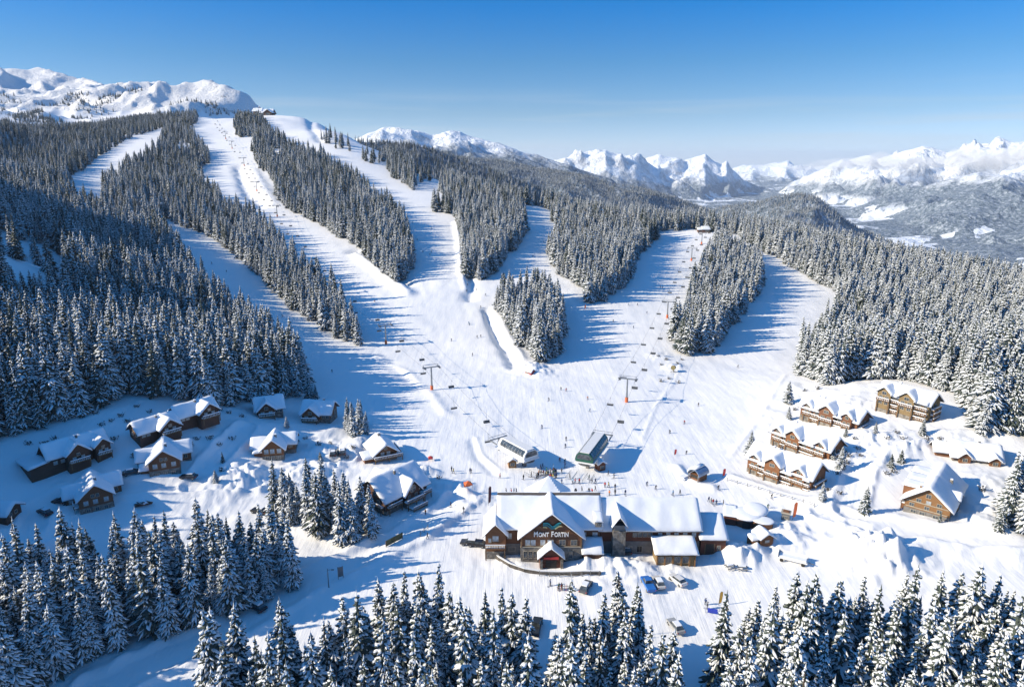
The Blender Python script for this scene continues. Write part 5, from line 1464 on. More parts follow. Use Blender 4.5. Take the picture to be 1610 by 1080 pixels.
# ------------------------------------------------------------------ people
SKIN = simple('skin', (.45, .27, .19), .6, var=.03)
JACK = {'red': (.45, .03, .03), 'black': (.018, .018, .022), 'dark blue': (.02, .05, .16), 'grey': (.12, .13, .14), 'orange': (.60, .17, .03), 'green': (.03, .12, .06), 'pale blue': (.25, .42, .60), 'yellow': (.62, .48, .07)}
M_J = {k: simple('jacket_' + k.replace(' ', '_'), v, .7, var=.06) for k, v in JACK.items()}
M_TR = simple('ski_trousers', (.025, .027, .035), .75); M_TRG = simple('ski_trousers_grey', (.10, .11, .13), .75)
M_SKI = simple('ski_blue', (.10, .12, .2), .3); M_HELM = simple('helmet_dark', (.03, .03, .035), .3); M_HELW = simple('helmet_white', (.6, .6, .6), .3)
def body_mesh(pose):
    V = []; Rd = []; E = []
    def v(p, r): V.append(p); Rd.append(r); return len(V) - 1
    def ch(s_, pts_):
        last = s_
        for p, r in pts_:
            k = v(p, r); E.append((last, k)); last = k
        return last
    if pose == 'stand':
        hip = v((0, 0, .93), (.17, .13)); ch(hip, [((0, .0, 1.12), (.16, .12)), ((0, 0, 1.33), (.19, .125)), ((0, 0, 1.45), (.12, .09)), ((0, -.01, 1.53), (.06, .06)), ((0, -.03, 1.62), (.095, .105)), ((0, -.03, 1.71), (.085, .095)), ((0, -.02, 1.77), (.05, .055))])
        for s in (-1, 1):
            ch(hip, [((s*.1, 0, .86), (.11, .11)), ((s*.12, -.02, .50), (.075, .08)), ((s*.13, .02, .12), (.06, .065)), ((s*.14, -.05, .05), (.055, .05)), ((s*.15, -.16, .04), (.045, .035))])
            ch(2, [((s*.2, 0, 1.38), (.075, .075)), ((s*.27, .03, 1.12), (.055, .055)), ((s*.27, -.08, .90), (.045, .045)), ((s*.27, -.13, .84), (.04, .03))])
    elif pose == 'ski':
        hip = v((0, .16, .72), (.17, .14)); ch(hip, [((0, .06, .90), (.16, .12)), ((0, -.08, 1.08), (.19, .13)), ((0, -.16, 1.18), (.12, .09)), ((0, -.22, 1.25), (.06, .06)), ((0, -.27, 1.33), (.095, .105)), ((0, -.29, 1.42), (.085, .095)), ((0, -.28, 1.48), (.05, .055))])
        for s in (-1, 1):
            ch(hip, [((s*.1, .12, .68), (.11, .11)), ((s*.15, -.16, .46), (.08, .08)), ((s*.15, .06, .13), (.06, .065)), ((s*.15, -.02, .06), (.055, .05)), ((s*.15, -.14, .05), (.045, .035))])
            ch(2, [((s*.2, -.1, 1.12), (.075, .075)), ((s*.32, -.14, .92), (.055, .055)), ((s*.30, -.38, .88), (.045, .045)), ((s*.28, -.44, .88), (.04, .03))])
    elif pose == 'walk':
        hip = v((0, 0, .91), (.17, .13)); ch(hip, [((0, -.02, 1.12), (.16, .12)), ((0, -.04, 1.32), (.19, .125)), ((0, -.05, 1.44), (.12, .09)), ((0, -.07, 1.51), (.06, .06)), ((0, -.10, 1.60), (.095, .105)), ((0, -.10, 1.69), (.085, .095)), ((0, -.09, 1.75), (.05, .055))])
        for s in (-1, 1):
            ch(hip, [((s*.1, -s*.03, .84), (.11, .11)), ((s*.11, -s*.16 - .03, .50), (.075, .08)), ((s*.11, -s*.26 + .05, .13), (.06, .065)), ((s*.11, -s*.26 - .02, .05), (.055, .05)), ((s*.11, -s*.26 - .14, .04), (.045, .035))])
            ch(2, [((s*.2, -.04, 1.37), (.075, .075)), ((s*.25, s*.10, 1.12), (.055, .055)), ((s*.24, s*.12 - .15, .92), (.045, .045)), ((s*.24, s*.12 - .2, .87), (.04, .03))])
    else:  # sitting on a chair seat at z 0
        hip = v((0, .05, .12), (.17, .14)); ch(hip, [((0, .1, .32), (.16, .12)), ((0, .12, .52), (.19, .125)), ((0, .11, .64), (.12, .09)), ((0, .10, .71), (.06, .06)), ((0, .07, .80), (.095, .105)), ((0, .07, .89), (.085, .095)), ((0, .08, .95), (.05, .055))])
        for s in (-1, 1):
            ch(hip, [((s*.1, 0, .10), (.11, .11)), ((s*.12, -.42, .10), (.08, .08)), ((s*.12, -.45, -.32), (.06, .065)), ((s*.12, -.52, -.38), (.055, .05)), ((s*.12, -.63, -.38), (.045, .035))])
            ch(2, [((s*.2, .1, .56), (.075, .075)), ((s*.26, .0, .32), (.055, .055)), ((s*.2, -.25, .25), (.045, .045)), ((s*.17, -.32, .25), (.04, .03))])
    me = bpy.data.meshes.new('person'); me.from_pydata(V, E, [])
    o = bpy.data.objects.new('tmp', me); COL.objects.link(o)
    md = o.modifiers.new('skin', 'SKIN'); sk = me.skin_vertices[0].data if me.skin_vertices else None
    if sk is None:
        bm = bmesh.new(); bm.from_mesh(me); bm.verts.layers.skin.verify(); bm.to_mesh(me); bm.free(); sk = me.skin_vertices[0].data
    for i, r in enumerate(Rd): sk[i].radius = r
    sk[0].use_root = True
    o.modifiers.new('sub', 'SUBSURF').levels = 1
    bpy.context.view_layer.update()
    out = bpy.data.meshes.new_from_object(o.evaluated_get(bpy.context.evaluated_depsgraph_get()))
    bpy.data.objects.remove(o)
    hz_ = max(p[2] for p in V)
    zi = {'stand': .98, 'ski': .78, 'walk': .97, 'sit': .2}[pose]; zn = hz_ - .24
    idx = []
    for p in out.polygons:
        c_ = p.center
        arm = abs(c_.x) > .185
        idx.append(2 if c_.z > zn and abs(c_.x) < .15 else (1 if c_.z > zi or (arm and pose != 'sit') or (pose == 'sit' and c_.z > .2) else 0))
    out.polygons.foreach_set('use_smooth', [True] * len(out.polygons))
    return out, idx, V
POSES = {}
for ps in ('stand', 'ski', 'walk', 'sit'):
    me, idx, V = body_mesh(ps)
    head = [p for p in V if p[2] > max(q[2] for q in V) - .07][0]
    hm = MB(); n = 8
    vs = [(head[0] + math.cos(t) * .125 * k, head[1] - .01 + math.sin(t) * .135 * k, head[2] + z) for z, k in ((-.12, 1.0), (-.04, 1.02), (.03, .75)) for t in np.linspace(0, 2 * math.pi, n + 1)[:-1]] + [(head[0], head[1], head[2] + .07)]
    hm.add(vs, [(j * n + i, j * n + (i + 1) % n, (j + 1) * n + (i + 1) % n, (j + 1) * n + i) for j in range(2) for i in range(n)] + [(16 + i, 16 + (i + 1) % n, 24) for i in range(n)] + [tuple(range(n))[::-1]])
    ho = hm.build('helmet', M_HELM, smooth=True); hme = ho.data; bpy.data.objects.remove(ho)
    fm = MB(); f0 = head[2] - .10   # goggles band and nose on the face
    fm.box(-.085, head[1] - .135, f0 - .03, .085, head[1] - .09, f0 + .025); fm.box(-.015, head[1] - .135, f0 - .075, .015, head[1] - .1, f0 - .03)
    fo = fm.build('goggles', M_GREYM, bevel=.01); fme = fo.data; bpy.data.objects.remove(fo)
    POSES[ps] = (me, idx, hme, fme)
sm = MB()
for s in (-1, 1):
    sm.add([(s*.15 - .045, -.95, .0), (s*.15 + .045, -.95, .0), (s*.15 + .045, .75, .0), (s*.15 - .045, .75, .0), (s*.15 - .045, -.95, .03), (s*.15 + .045, -.95, .03), (s*.15 + .045, .75, .03), (s*.15 - .045, .75, .03)], [(0,3,2,1),(4,5,6,7),(0,1,5,4),(1,2,6,5),(2,3,7,6),(3,0,4,7)])
    sm.add([(s*.15 - .045, -.95, .0), (s*.15 + .045, -.95, .0), (s*.15 + .02, -1.08, .09), (s*.15 - .02, -1.08, .09)], [(0, 1, 2, 3)])
so = sm.build('skis', M_SKI); SKIS = so.data; bpy.data.objects.remove(so)
pm = MB(); pm.tube((.29, -.44, .95), (.36, .12, .02), .012, .01, 5); pm.tube((-.29, -.44, .95), (-.36, .12, .02), .012, .01, 5); po = pm.build('ski_poles', M_STEEL); POLES = po.data; bpy.data.objects.remove(po)
_bodies = {}
def person(loc, rz, pose, jacket, label, group, skis=True, trousers=None):
    t = empty('person', loc, rz, 1.0); tag(t, label, 'person', group)
    k = (pose, jacket, trousers or 0)
    if k not in _bodies:
        me = POSES[pose][0].copy(); me.materials.clear()
        for m_ in (trousers or M_TR, M_J[jacket], SKIN): me.materials.append(m_)
        me.polygons.foreach_set('material_index', POSES[pose][1]); me.update(); _bodies[k] = me
    link_mesh('body', _bodies[k], t); link_mesh('helmet', POSES[pose][2], t); link_mesh('goggles', POSES[pose][3], t)
    if skis and pose != 'sit': link_mesh('skis', SKIS, t)
    if pose == 'ski': link_mesh('ski_poles', POLES, t)
    return t
ZONES = [  # label ending, group, pixels
    ('on the wide piste above the lift stations', 'skiers on the open piste', 'ski', [(882,613),(890,615),(863,630),(924,628),(927,647),(852,673),(1098,638),(1053,681),(1076,666),(1160,578),(743,559),(750,531),(756,530),(738,511),(710,536)]),
    ('between the two lift stations', 'skiers between the lift stations', 'ski', [(890,692),(889,703),(880,725),(888,727)]),
    ('skiing in the shade of the left hand pistes', 'skiers on the shaded pistes', 'ski', [(589,475),(444,498),(451,523),(522,585),(333,415),(356,428)]),
    ('high on the central piste', 'skiers on the upper central piste', 'ski', [(649,351),(678,360),(656,378),(665,397),(678,397),(676,401)]),
    ('on the curved piste left of the wooded island', 'skiers beside the wooded island', 'ski', [(855,382),(838,404),(859,389),(735,449),(734,458),(749,457),(763,465),(756,484),(737,509)]),
    ('on the piste left of the right hand chairlift', 'skiers by the right hand chairlift', 'ski', [(1038,452),(1042,453),(988,480),(1002,480),(1017,493),(996,516),(964,506)]),
    ('alone on the far right piste', 'skiers on the far right piste', 'ski', [(1263,502)]),
    ('in the crowd before the left lift station', 'crowd queuing at the left lift', 'stand', None),
    ('on the snow plaza behind the day lodge', 'people on the plaza behind the day lodge', 'walk', [(896,753),(883,744),(883,761),(900,760),(904,760),(911,760),(926,754),(931,760),(936,760),(951,766),(957,766),(967,769),(956,748),(965,752),(904,776),(906,776),(915,773),(926,775),(931,776),(936,772),(958,779),(967,778),(983,778),(1058,779),(1069,778),(786,752),(823,754),(796,776),(804,776),(808,776),(812,776),(741,744),(888,735)]),
    ('on the open snow right of the plaza', 'skiers right of the plaza', 'ski', [(1017,763),(1031,769),(1129,769),(1079,714),(1213,783),(1207,799)]),
    ('on the terrace beside the round cafe', 'guests by the round cafe', 'stand', [(1114,789),(1118,792),(1121,793),(1126,794),(1137,795)]),
    ('on the snow path left of the day lodge', 'people on the path left of the lodge', 'walk', [(709,798),(729,805),(672,847),(710,741),(713,744),(739,744),(669,809)]),
    ('on the snowy road before the day lodge', 'people in front of the day lodge', 'stand', [(865,921),(879,927),(883,927),(900,928),(924,925)]),
    ('beside the blue banner at the lower right', 'people by the blue banner', 'stand', [(1109,951),(1112,957)]),
]
crowd = [(835 + rng.uniform(0, 42), 742 + rng.uniform(0, 11)) for _ in range(26)] + [(850, 738), (853, 736), (870, 738)]
jk = list(JACK)
for ending, grp, pose, pix in ZONES:
    for (px, py) in (pix or crowd):
        g_ = G(px, py); j = jk[int(rng.choice(8, p=[.10, .40, .18, .16, .03, .06, .04, .03]))]
        ps = pose if rng.random() < .8 or pose == 'ski' else ('stand' if pose == 'walk' else 'walk')
        if (px, py) in ((786, 752), (931, 776)): j = 'red'
        rz = rng.uniform(-.7, .7) if pose == 'ski' else rng.uniform(0, 6.28)
        kind_ = 'skier' if pose == 'ski' else 'person'
        person(g_, rz, ps, j, '%s in a %s jacket %s' % (kind_, j, ending), grp + ' in %s jackets' % j, skis=(pose == 'ski' or rng.random() < .5), trousers=M_TRG if rng.random() < .3 else None)

# ------------------------------------------------------------------ vehicles
M_TYRE = simple('tyre', (.02, .02, .02), .9)
def car(px, py, rz, col, label, kind='car', snow=.0, name=None):
    mat = simple('paint_' + '_'.join('%d' % int(q * 100) for q in col), col, .25, .1, var=.03)
    g_ = G(px, py); t = empty(name or 'parked_' + kind, g_, R(rz)); tag(t, label, kind, None)
    Ln, Wd = (5.4, 1.95) if kind == 'pickup' else (4.7, 1.86)
    h = Ln / 2
    if kind == 'pickup': low = [(-h, .42), (h, .42), (h, .95), (h - .1, 1.05), (h - 1.35, 1.1), (-.55, 1.12), (-h, 1.12)]
    else: low = [(-h, .4), (h, .4), (h, .75), (h - .15, .92), (h - 1.2, 1.0), (-h + .25, 1.05), (-h, .9)]
    m = MB(); vs = []; n = len(low)
    for sgn in (-1, 1): vs += [(sgn * Wd / 2, y, z) for y, z in low]
    m.add(vs, [tuple(range(n)), tuple(range(2*n-1, n-1, -1))] + [(i + n, (i+1) % n + n, (i+1) % n, i) for i in range(n)]); m.build('body', mat, t, bevel=.07)
    if kind == 'pickup': cab = [(-.55, 1.08), (1.35, 1.08), (.75, 1.78), (-.4, 1.8)]
    else: cab = [(-h + .35, 1.0), (h - 1.15, .98), (h - 1.95, 1.45), (-h + .95, 1.48)]
    for nm, ins, zz, mt in (('glasshouse', 0.0, 0, M_GL), ('roof', .02, .04, mat)):
        k = Wd / 2 - .12; tw = .16
        if nm == 'glasshouse':
            vs = [(s_ * (k - (tw if z > 1.2 else 0)), y, z) for s_ in (-1, 1) for y, z in cab]; n = 4
            m = MB(); m.add(vs, [(0,1,2,3),(7,6,5,4)] + [(i + n, (i+1) % n + n, (i+1) % n, i) for i in range(n)]); m.build(nm, mt, t)
        else:
            (y0, z0), (y1, z1) = cab[3], cab[2]; m = MB()
            m.add([(-k + tw - .03, y0 - .05, z0 + .01), (k - tw + .03, y0 - .05, z0 + .01), (k - tw + .03, y1 + .05, z1 + .01), (-k + tw - .03, y1 + .05, z1 + .01), (-k + tw - .03, y0 - .05, z0 + .07), (k - tw + .03, y0 - .05, z0 + .07), (k - tw + .03, y1 + .05, z1 + .07), (-k + tw - .03, y1 + .05, z1 + .07)],
                  [(0,3,2,1),(4,5,6,7),(0,1,5,4),(1,2,6,5),(2,3,7,6),(3,0,4,7)]); ro = m.build(nm, mt, t)
            if snow:
                m = MB(); m.box(-k + tw, y0, z0 + .08, k - tw, y1, z0 + .08 + snow); m.build('snow_cap', M_RS, ro, bevel=.07)
    for sx in (-1, 1):
        for sy in (-1, 1):
            m = MB(); m.tube((sx * (Wd / 2 - .24), sy * (h - .85), .34), (sx * (Wd / 2 + .02), sy * (h - .85), .34), .36, .36, 14); w_ = m.build('wheel', M_TYRE, t)
            m = MB(); m.tube((sx * (Wd / 2 + .02), sy * (h - .85), .34), (sx * (Wd / 2 + .035), sy * (h - .85), .34), .2, .2, 10); m.build('rim', M_STEEL, w_)
        m = MB(); m.box(sx * .78 - .16, h - .03, .66, sx * .78 + .16, h + .03, .82); m.build('headlight', M_WHITE, t)
        m = MB(); m.box(sx * .8 - .1, -h - .03, .72, sx * .8 + .1, -h + .03, .9); m.build('tail_light', M_RED, t)
    return t
car(1019, 922, 8, (.03, .16, .50), 'blue pickup truck parked in front of the day lodge, leftmost of three', 'pickup')
car(1035, 919, 8, (.55, .55, .55), 'white car parked next to the blue pickup with snow on its roof', 'car', .12)
car(1065, 915, 28, (.70, .70, .70), 'white car parked apart, rightmost of the three before the lodge', 'car')
car(1062, 988, 16, (.35, .36, .37), 'silver car parked alone in the sun below the lodge car park', 'car', .1)
car(843, 989, -12, (.03, .035, .04), 'black pickup truck parked in the shade above the bottom conifers', 'pickup')
car(921, 926, -24, (.10, .11, .12), 'snow crusted dark car behind the conifer tips below the lodge', 'car', .25)
car(208, 745, -62, (.05, .06, .07), 'dark snow dusted car left of the stone based chalet', 'car', .15)
car(297, 752, 88, (.03, .035, .05), 'dark car parked right of the stone based chalet', 'car', .2)
car(97, 791, 80, (.02, .02, .025), 'black car on the village road beside the big shaded chalet', 'car')
car(71, 808, 60, (.02, .02, .022), 'black car lower on the village road at the left', 'car', .1)
car(524, 715, 10, (.02, .025, .03), 'dark car among the snow banks behind the middle clump, left one', 'car', .1)
car(539, 713, 12, (.03, .03, .035), 'dark car among the snow banks behind the middle clump, right one', 'car', .1)
car(408, 806, 70, (.02, .02, .022), 'dark car half hidden beside the small conifer clump', 'car', .2)
car(773, 850, 20, (.05, .22, .45), 'light blue car parked at the left corner of the day lodge', 'car', .15)
car(786, 853, 10, (.03, .12, .28), 'deep blue van-like car parked against the lodge left wing', 'car')
car(750, 858, 80, (.02, .02, .025), 'black car parked left of the lodge, nearer one', 'car')
car(739, 856, 80, (.06, .06, .065), 'dark grey car parked left of the lodge, farther one', 'car', .1)
car(984, 866, 5, (.03, .035, .04), 'dark car parked at the foot of the stone tower', 'car', .1)
car(404, 957, 60, (.03, .04, .05), 'dark car with a heap of snow on it beside the shaded road', 'car', .45)

# ------------------------------------------------------------------ street furniture and small things
def gpt(px, py): return Vector(G(px, py))
def posts_between(name, pts_, step, h, label, cat, mat=M_POST, rails=(.5, .95), net=None, w=.09):
    t = empty(name, gpt(*pts_[0])); tag(t, label, cat); o0 = t.location.copy()
    W_ = [gpt(*p) for p in pts_]; poly = []
    for a, b in zip(W_, W_[1:]):
        n = max(1, int((b - a).length / step))
        for i in range(n):
            q = a.lerp(b, i / n); poly.append(Vector((q.x, q.y, float(h_at(q.x, q.y)))))
    poly.append(W_[-1])
    for q in poly[:90]:
        m = MB(); r = q - o0; m.tube(r + Vector((0, 0, -.6)), r + Vector((0, 0, h)), w, w * .8, 5); m.build('post', mat, t)
    m = MB()
    for a, b in zip(poly, poly[1:]):
        for z in rails: m.tube(a - o0 + Vector((0, 0, z)), b - o0 + Vector((0, 0, z)), .05, .05, 4)
    m.build('rail', mat, t)
    if net:
        m = MB()
        for a, b in zip(poly, poly[1:]):
            a = a - o0; b = b - o0; m.add([a + Vector((0, .05, .1)), b + Vector((0, .05, .1)), b + Vector((0, .05, h - .05)), a + Vector((0, .05, h - .05)), a + Vector((0, .09, .1)), b + Vector((0, .09, .1)), b + Vector((0, .09, h - .05)), a + Vector((0, .09, h - .05))], [(0,1,2,3),(7,6,5,4),(0,4,5,1),(1,5,6,2),(2,6,7,3),(3,7,4,0)])
        m.build('banner', net, t)
    return t
posts_between('fence', [(1143,756),(1175,765),(1210,776),(1245,786),(1280,797)], 2.6, 1.2, 'low dark snow fence along the foot of the lower row lodge', 'fence', M_GREYM)
posts_between('fence', [(848,905),(880,907),(915,906),(942,905)], 1.8, 1.3, 'dark railing along the lodge forecourt behind the parked cars', 'fence', M_GREYM)
posts_between('banner_fence', [(607,860),(620,853),(633,846)], 1.6, 1.7, 'dark banner fence beside the shaded path right of the conifer clump', 'fence', M_POST, net=simple('olive_banner', (.10, .11, .05), .7))
posts_between('banner_fence', [(661,843),(667,837),(673,832)], 1.6, 1.5, 'short dark fence farther up the shaded path', 'fence', M_GREYM)
# curved retaining wall before the lodge
W_ = [gpt(*p) for p in [(771,868),(785,880),(802,890),(825,898),(850,902),(880,903),(915,902),(945,902)]]
t = empty('retaining_wall', W_[0]); tag(t, 'curved low stone retaining wall in front of the day lodge entrance', 'wall')
m = MB()
for a, b in zip(W_, W_[1:]): m.beam(a - W_[0], b - W_[0], .6, 1.3)
m.build('wall_face', stone_mat('dark_stone', (.09, .08, .07)), t)
m = MB()
for a, b in zip(W_, W_[1:]): m.beam(a - W_[0] + Vector((0, .1, .74)), b - W_[0] + Vector((0, .1, .74)), .4, .16)
m.build('snow_cap', M_RS, t)
def lamp(px, py, h, label):
    t = empty('street_lamp', gpt(px, py)); tag(t, label, 'street lamp')
    m = MB(); m.tube((0, 0, -.5), (0, 0, h), .13, .08, 8); m.build('pole', M_GREYM, t)
    m = MB(); m.tube((0, 0, h - .3), (1.1, 0, h - .15), .05, .04, 6); m.box(.8, -.14, h - .3, 1.4, .14, h - .16); m.build('lamp_head', M_GREYM, t)
lamp(517, 923, 4.6, 'tall dark street lamp on the shaded road at the bottom left')
t = empty('notice_board', gpt(536, 909), R(25)); tag(t, 'dark upright notice board beside the street lamp on the shaded road', 'sign')
m = MB(); m.box(-.6, -.06, .5, .6, .06, 2.9); m.build('panel', M_GREYM, t, bevel=.02)
m = MB(); m.tube((-.55, 0, -.5), (-.55, 0, 3), .06); m.tube((.55, 0, -.5), (.55, 0, 3), .06); m.build('post', M_POST, t)
def feather(px, py, h, mat, label, rz=0, w=.9):
    t = empty('feather_flag', gpt(px, py), R(rz)); tag(t, label, 'flag')
    m = MB(); m.tube((0, 0, -.4), (0, 0, h * .8), .05, .03, 6); m.tube((0, 0, h * .8), (.35 * w, 0, h * .97), .03, .025, 6); m.tube((.35 * w, 0, h * .97), (w, 0, h * .95), .025, .02, 6); m.build('pole', M_GREYM, t)
    m = MB(); pts_ = [(0.02, h * .12), (w * .75, h * .2), (w, h * .6), (w, h * .92), (w * .5, h * .97), (.1, h * .85)]; m.prism(pts_, -.02, .02); m.build('banner', mat, t)
    return t
feather(1246, 817, 5.2, M_ORANGE, 'orange feather flag beside the small grey kiosk', w=.9)
feather(1130, 951, 3.4, simple('yellow_cloth', (.50, .30, .05), .7), 'yellow orange feather flag by the bottom right conifers', w=.7)
feather(768, 795, 6.0, simple('dark_plum_cloth', (.05, .015, .03), .7), 'dark plum feather flag standing behind the left corner of the lodge', w=.8)
feather(1060, 716, 2.2, M_RED, 'small red marker flag on the snow left of the beginner lift hut', w=.7)
feather(1136, 750, 2.8, M_RED, 'small red marker flag right of the beginner lift hut', w=.8)
feather(919, 486, 2.6, M_ORANGE, 'orange marker flag at the right side of the wooded island', w=.8)
t = empty('blue_banner', gpt(1120, 965), R(-15)); tag(t, 'bright blue cloth banner on a frame by the bottom right conifers', 'banner')
m = MB(); m.box(-1.0, -.04, .25, 1.0, .04, 1.3); m.build('cloth', simple('royal_blue_cloth', (.02, .05, .45), .6), t)
m = MB(); m.tube((-1.35, 0, -.5), (-1.35, 0, 1.6), .05); m.tube((1.35, 0, -.5), (1.35, 0, 1.6), .05); m.build('frame', M_STEEL, t)
def tent(px, py, mat, label, s=1.0, rz=0):
    t = empty('canopy_tent', gpt(px, py), R(rz), s); tag(t, label, 'tent')
    m = MB(); m.add([(-1.3, -1.3, 2.0), (1.3, -1.3, 2.0), (1.3, 1.3, 2.0), (-1.3, 1.3, 2.0), (0, 0, 3.0), (-1.3, -1.3, 1.7), (1.3, -1.3, 1.7), (1.3, 1.3, 1.7), (-1.3, 1.3, 1.7)], [(0,1,4),(1,2,4),(2,3,4),(3,0,4),(0,5,6,1),(1,6,7,2),(2,7,8,3),(3,8,5,0)]); m.build('canopy', mat, t)
    for sx in (-1.2, 1.2):
        for sy in (-1.2, 1.2):
            m = MB(); m.tube((sx, sy, -.3), (sx, sy, 1.8), .04, .04, 5); m.build('leg', M_STEEL, t)
    m = MB(); m.box(-1.2, 1.12, .2, 1.2, 1.2, 1.8); m.build('back_cloth', mat, t)
tent(736, 768, M_ORANGE, 'small orange canopy tent on the snow left of the lodge', .8, 20)
tent(677, 724, M_RED, 'small red canopy by the snow walls behind the biggest chalet', .55, 10)
# snow gun, trailer, benches, ski rack, lean planks
t = empty('snow_gun', gpt(1059, 585), R(-30)); tag(t, 'dark snow making fan gun in its hollow left of the right hand piste', 'snow gun')
m = MB(); m.tube((0, -1.2, 2.3), (0, .9, 2.0), 1.05, .8, 14); m.build('barrel', simple('dull_yellow_paint', (.18, .15, .06), .5), t)
m = MB(); m.tube((0, 0, -.8), (0, 0, 1.6), .2, .2, 8); m.tube((-1.5, -1, -.2), (0, 0, .9), .1); m.tube((1.5, -1, -.2), (0, 0, .9), .1); m.tube((0, 1.8, -.2), (0, 0, .9), .1); m.build('stand', M_GREYM, t)
t = empty('flat_trailer', gpt(1246, 883), R(-28)); tag(t, 'long white flat trailer parked on the snow lower right of the lodge', 'trailer')
m = MB(); m.box(-3.2, -1.1, .75, 3.2, 1.1, 1.0); m.box(-3.2, 1.0, 1.0, 3.2, 1.1, 1.9); m.box(-3.2, -1.1, 1.0, -3.1, 1.1, 1.9); m.build('bed', M_WHITE, t, bevel=.03)
m = MB(); m.box(-3.0, -.95, 1.0, 3.0, .95, 1.35); m.build('snow_load', M_RS, t, bevel=.12)
for sx in (-2.3, 2.3):
    for sy in (-1.0, 1.0):
        m = MB(); m.tube((sx, sy - .12, .4), (sx, sy + .12, .4), .42, .42, 12); m.build('wheel', M_TYRE, t)
m = MB(); m.beam((3.2, 0, .8), (4.6, 0, .6), .14, .14); m.build('drawbar', M_GREYM, t)
for px, py, rz, lab in ((1148, 893, 15, 'dark picnic table half buried in snow, left of two by the snow heap'), (1167, 895, -10, 'dark picnic table half buried in snow, right of two by the snow heap')):
    t = empty('picnic_table', gpt(px, py), R(rz)); tag(t, lab, 'table', 'picnic tables by the snow heap')
    m = MB(); m.box(-1.1, -.4, .72, 1.1, .4, .8); m.build('tabletop', M_GREYM, t)
    for sy in (-.85, .85):
        m = MB(); m.box(-1.1, sy - .15, .42, 1.1, sy + .15, .48); m.build('seat', M_GREYM, t)
    for sx in (-.8, .8):
        m = MB(); m.beam((sx, -.9, -.2), (sx, -.1, .72), .08, .08); m.beam((sx, .9, -.2), (sx, .1, .72), .08, .08); m.build('leg', M_GREYM, t)
    m = MB(); m.box(-.9, -.3, .805, .8, .35, 1.0); m.build('snow_layer', M_RS, t, bevel=.08)
t = empty('ski_rack', gpt(890, 928), R(0)); tag(t, 'long ski rack with skis on the snow in front of the day lodge', 'ski rack')
m = MB()
for x_ in (-1.8, 1.8): m.tube((x_, 0, -.3), (x_, 0, 1.2), .06)
m.tube((-1.8, 0, 1.1), (1.8, 0, 1.1), .05); m.tube((-1.8, 0, .5), (1.8, 0, .5), .05); m.build('frame', M_POST, t)
for i in range(9):
    x_ = -1.5 + i * .36; m = MB(); m.box(x_, -.18, -.1, x_ + .09, -.12, 1.6); m.build('ski', [M_SKI, M_RED, M_GREYM][i % 3], t)
t = empty('plank_pile', gpt(228, 792), R(-35)); tag(t, 'dark heap of planks and snow on the village slope below the stone based chalet', 'plank pile')
for i, (a, b) in enumerate((((-2.4, 0, .3), (2.6, .6, .9)), ((-2.2, -.9, .2), (1.2, -.8, 1.1)), ((-1.8, -1.8, .1), (1.8, -1.4, .9)), ((-.6, -2.4, .1), (2.2, .8, .5)))):
    m = MB(); m.beam(a, b, .5, .22); m.build('plank', M_WD, t)
m = MB(); m.box(-1.6, -1.2, .5, 1.4, .3, .95); m.build('snow_layer', M_RS, t, bevel=.2)
# slender mast on the left summit
g_ = G(30, 100); t = empty('antenna_mast', (g_[0], g_[1], g_[2])); tag(t, 'thin antenna mast with a small hut on the highest left summit', 'mast')
m = MB(); m.tube((-14, 0, -5), (-14, 0, 62), 1.1, .4, 5); m.build('mast', M_STEEL, t)
m = MB(); m.box(-6, -5, -6, 12, 6, 7); m.prism([(-8, 7), (14, 7), (3, 12)], -6, 7); m.build('hut', M_GREYM, t)
# dead tree
def bare_tree(px, py, ty, label):
    b = G(px, py); h = top_h(b, px, ty); t = empty('dead_tree', b); tag(t, label, 'tree')
    m = MB(); m.tube((0, 0, -.5), (0, 0, h), .16, .03, 6); m.build('trunk', M_BARK, t)
    m = MB(); q = np.random.default_rng(3)
    for i in range(70):
        z = h * (.15 + .8 * i / 70); a = q.uniform(0, 6.28); l = (1 - z / h) * 1.3 * q.uniform(.5, 1.1) + .15
        m.tube((0, 0, z), (math.cos(a) * l, math.sin(a) * l, z - .12 * l), .03, .012, 3)
    m.build('branches', M_BARK, t)
bare_tree(897, 1012, 937, 'thin leafless dead spruce standing between the bottom centre clumps')
# scrub and rocks sticking out of the snow
def scrub_mesh(seed):
    q = np.random.default_rng(seed); m = MB()
    for i in range(26):
        a = q.uniform(0, 6.28); l = q.uniform(.4, 1.1); x_, y_ = q.normal(0, .35, 2)
        m.tube((x_, y_, -.2), (x_ + math.cos(a) * l * .6, y_ + math.sin(a) * l * .6, l), .04, .01, 3)
        k = Vector((x_ + math.cos(a) * l * .5, y_ + math.sin(a) * l * .5, l * .8)); s_ = q.uniform(.08, .2)
        m.add([k + Vector((s_, 0, 0)), k + Vector((-s_*.5, s_, 0)), k + Vector((-s_*.5, -s_, 0)), k + Vector((0, 0, s_ * 1.2))], [(0,1,3),(1,2,3),(2,0,3)], 1 if q.random() < .4 else 0)
    o = m.build('shrub', [simple('twigs', (.05, .045, .035), .9), M_RS]); me = o.data; bpy.data.objects.remove(o); return me
SCR = [scrub_mesh(i) for i in range(3)]
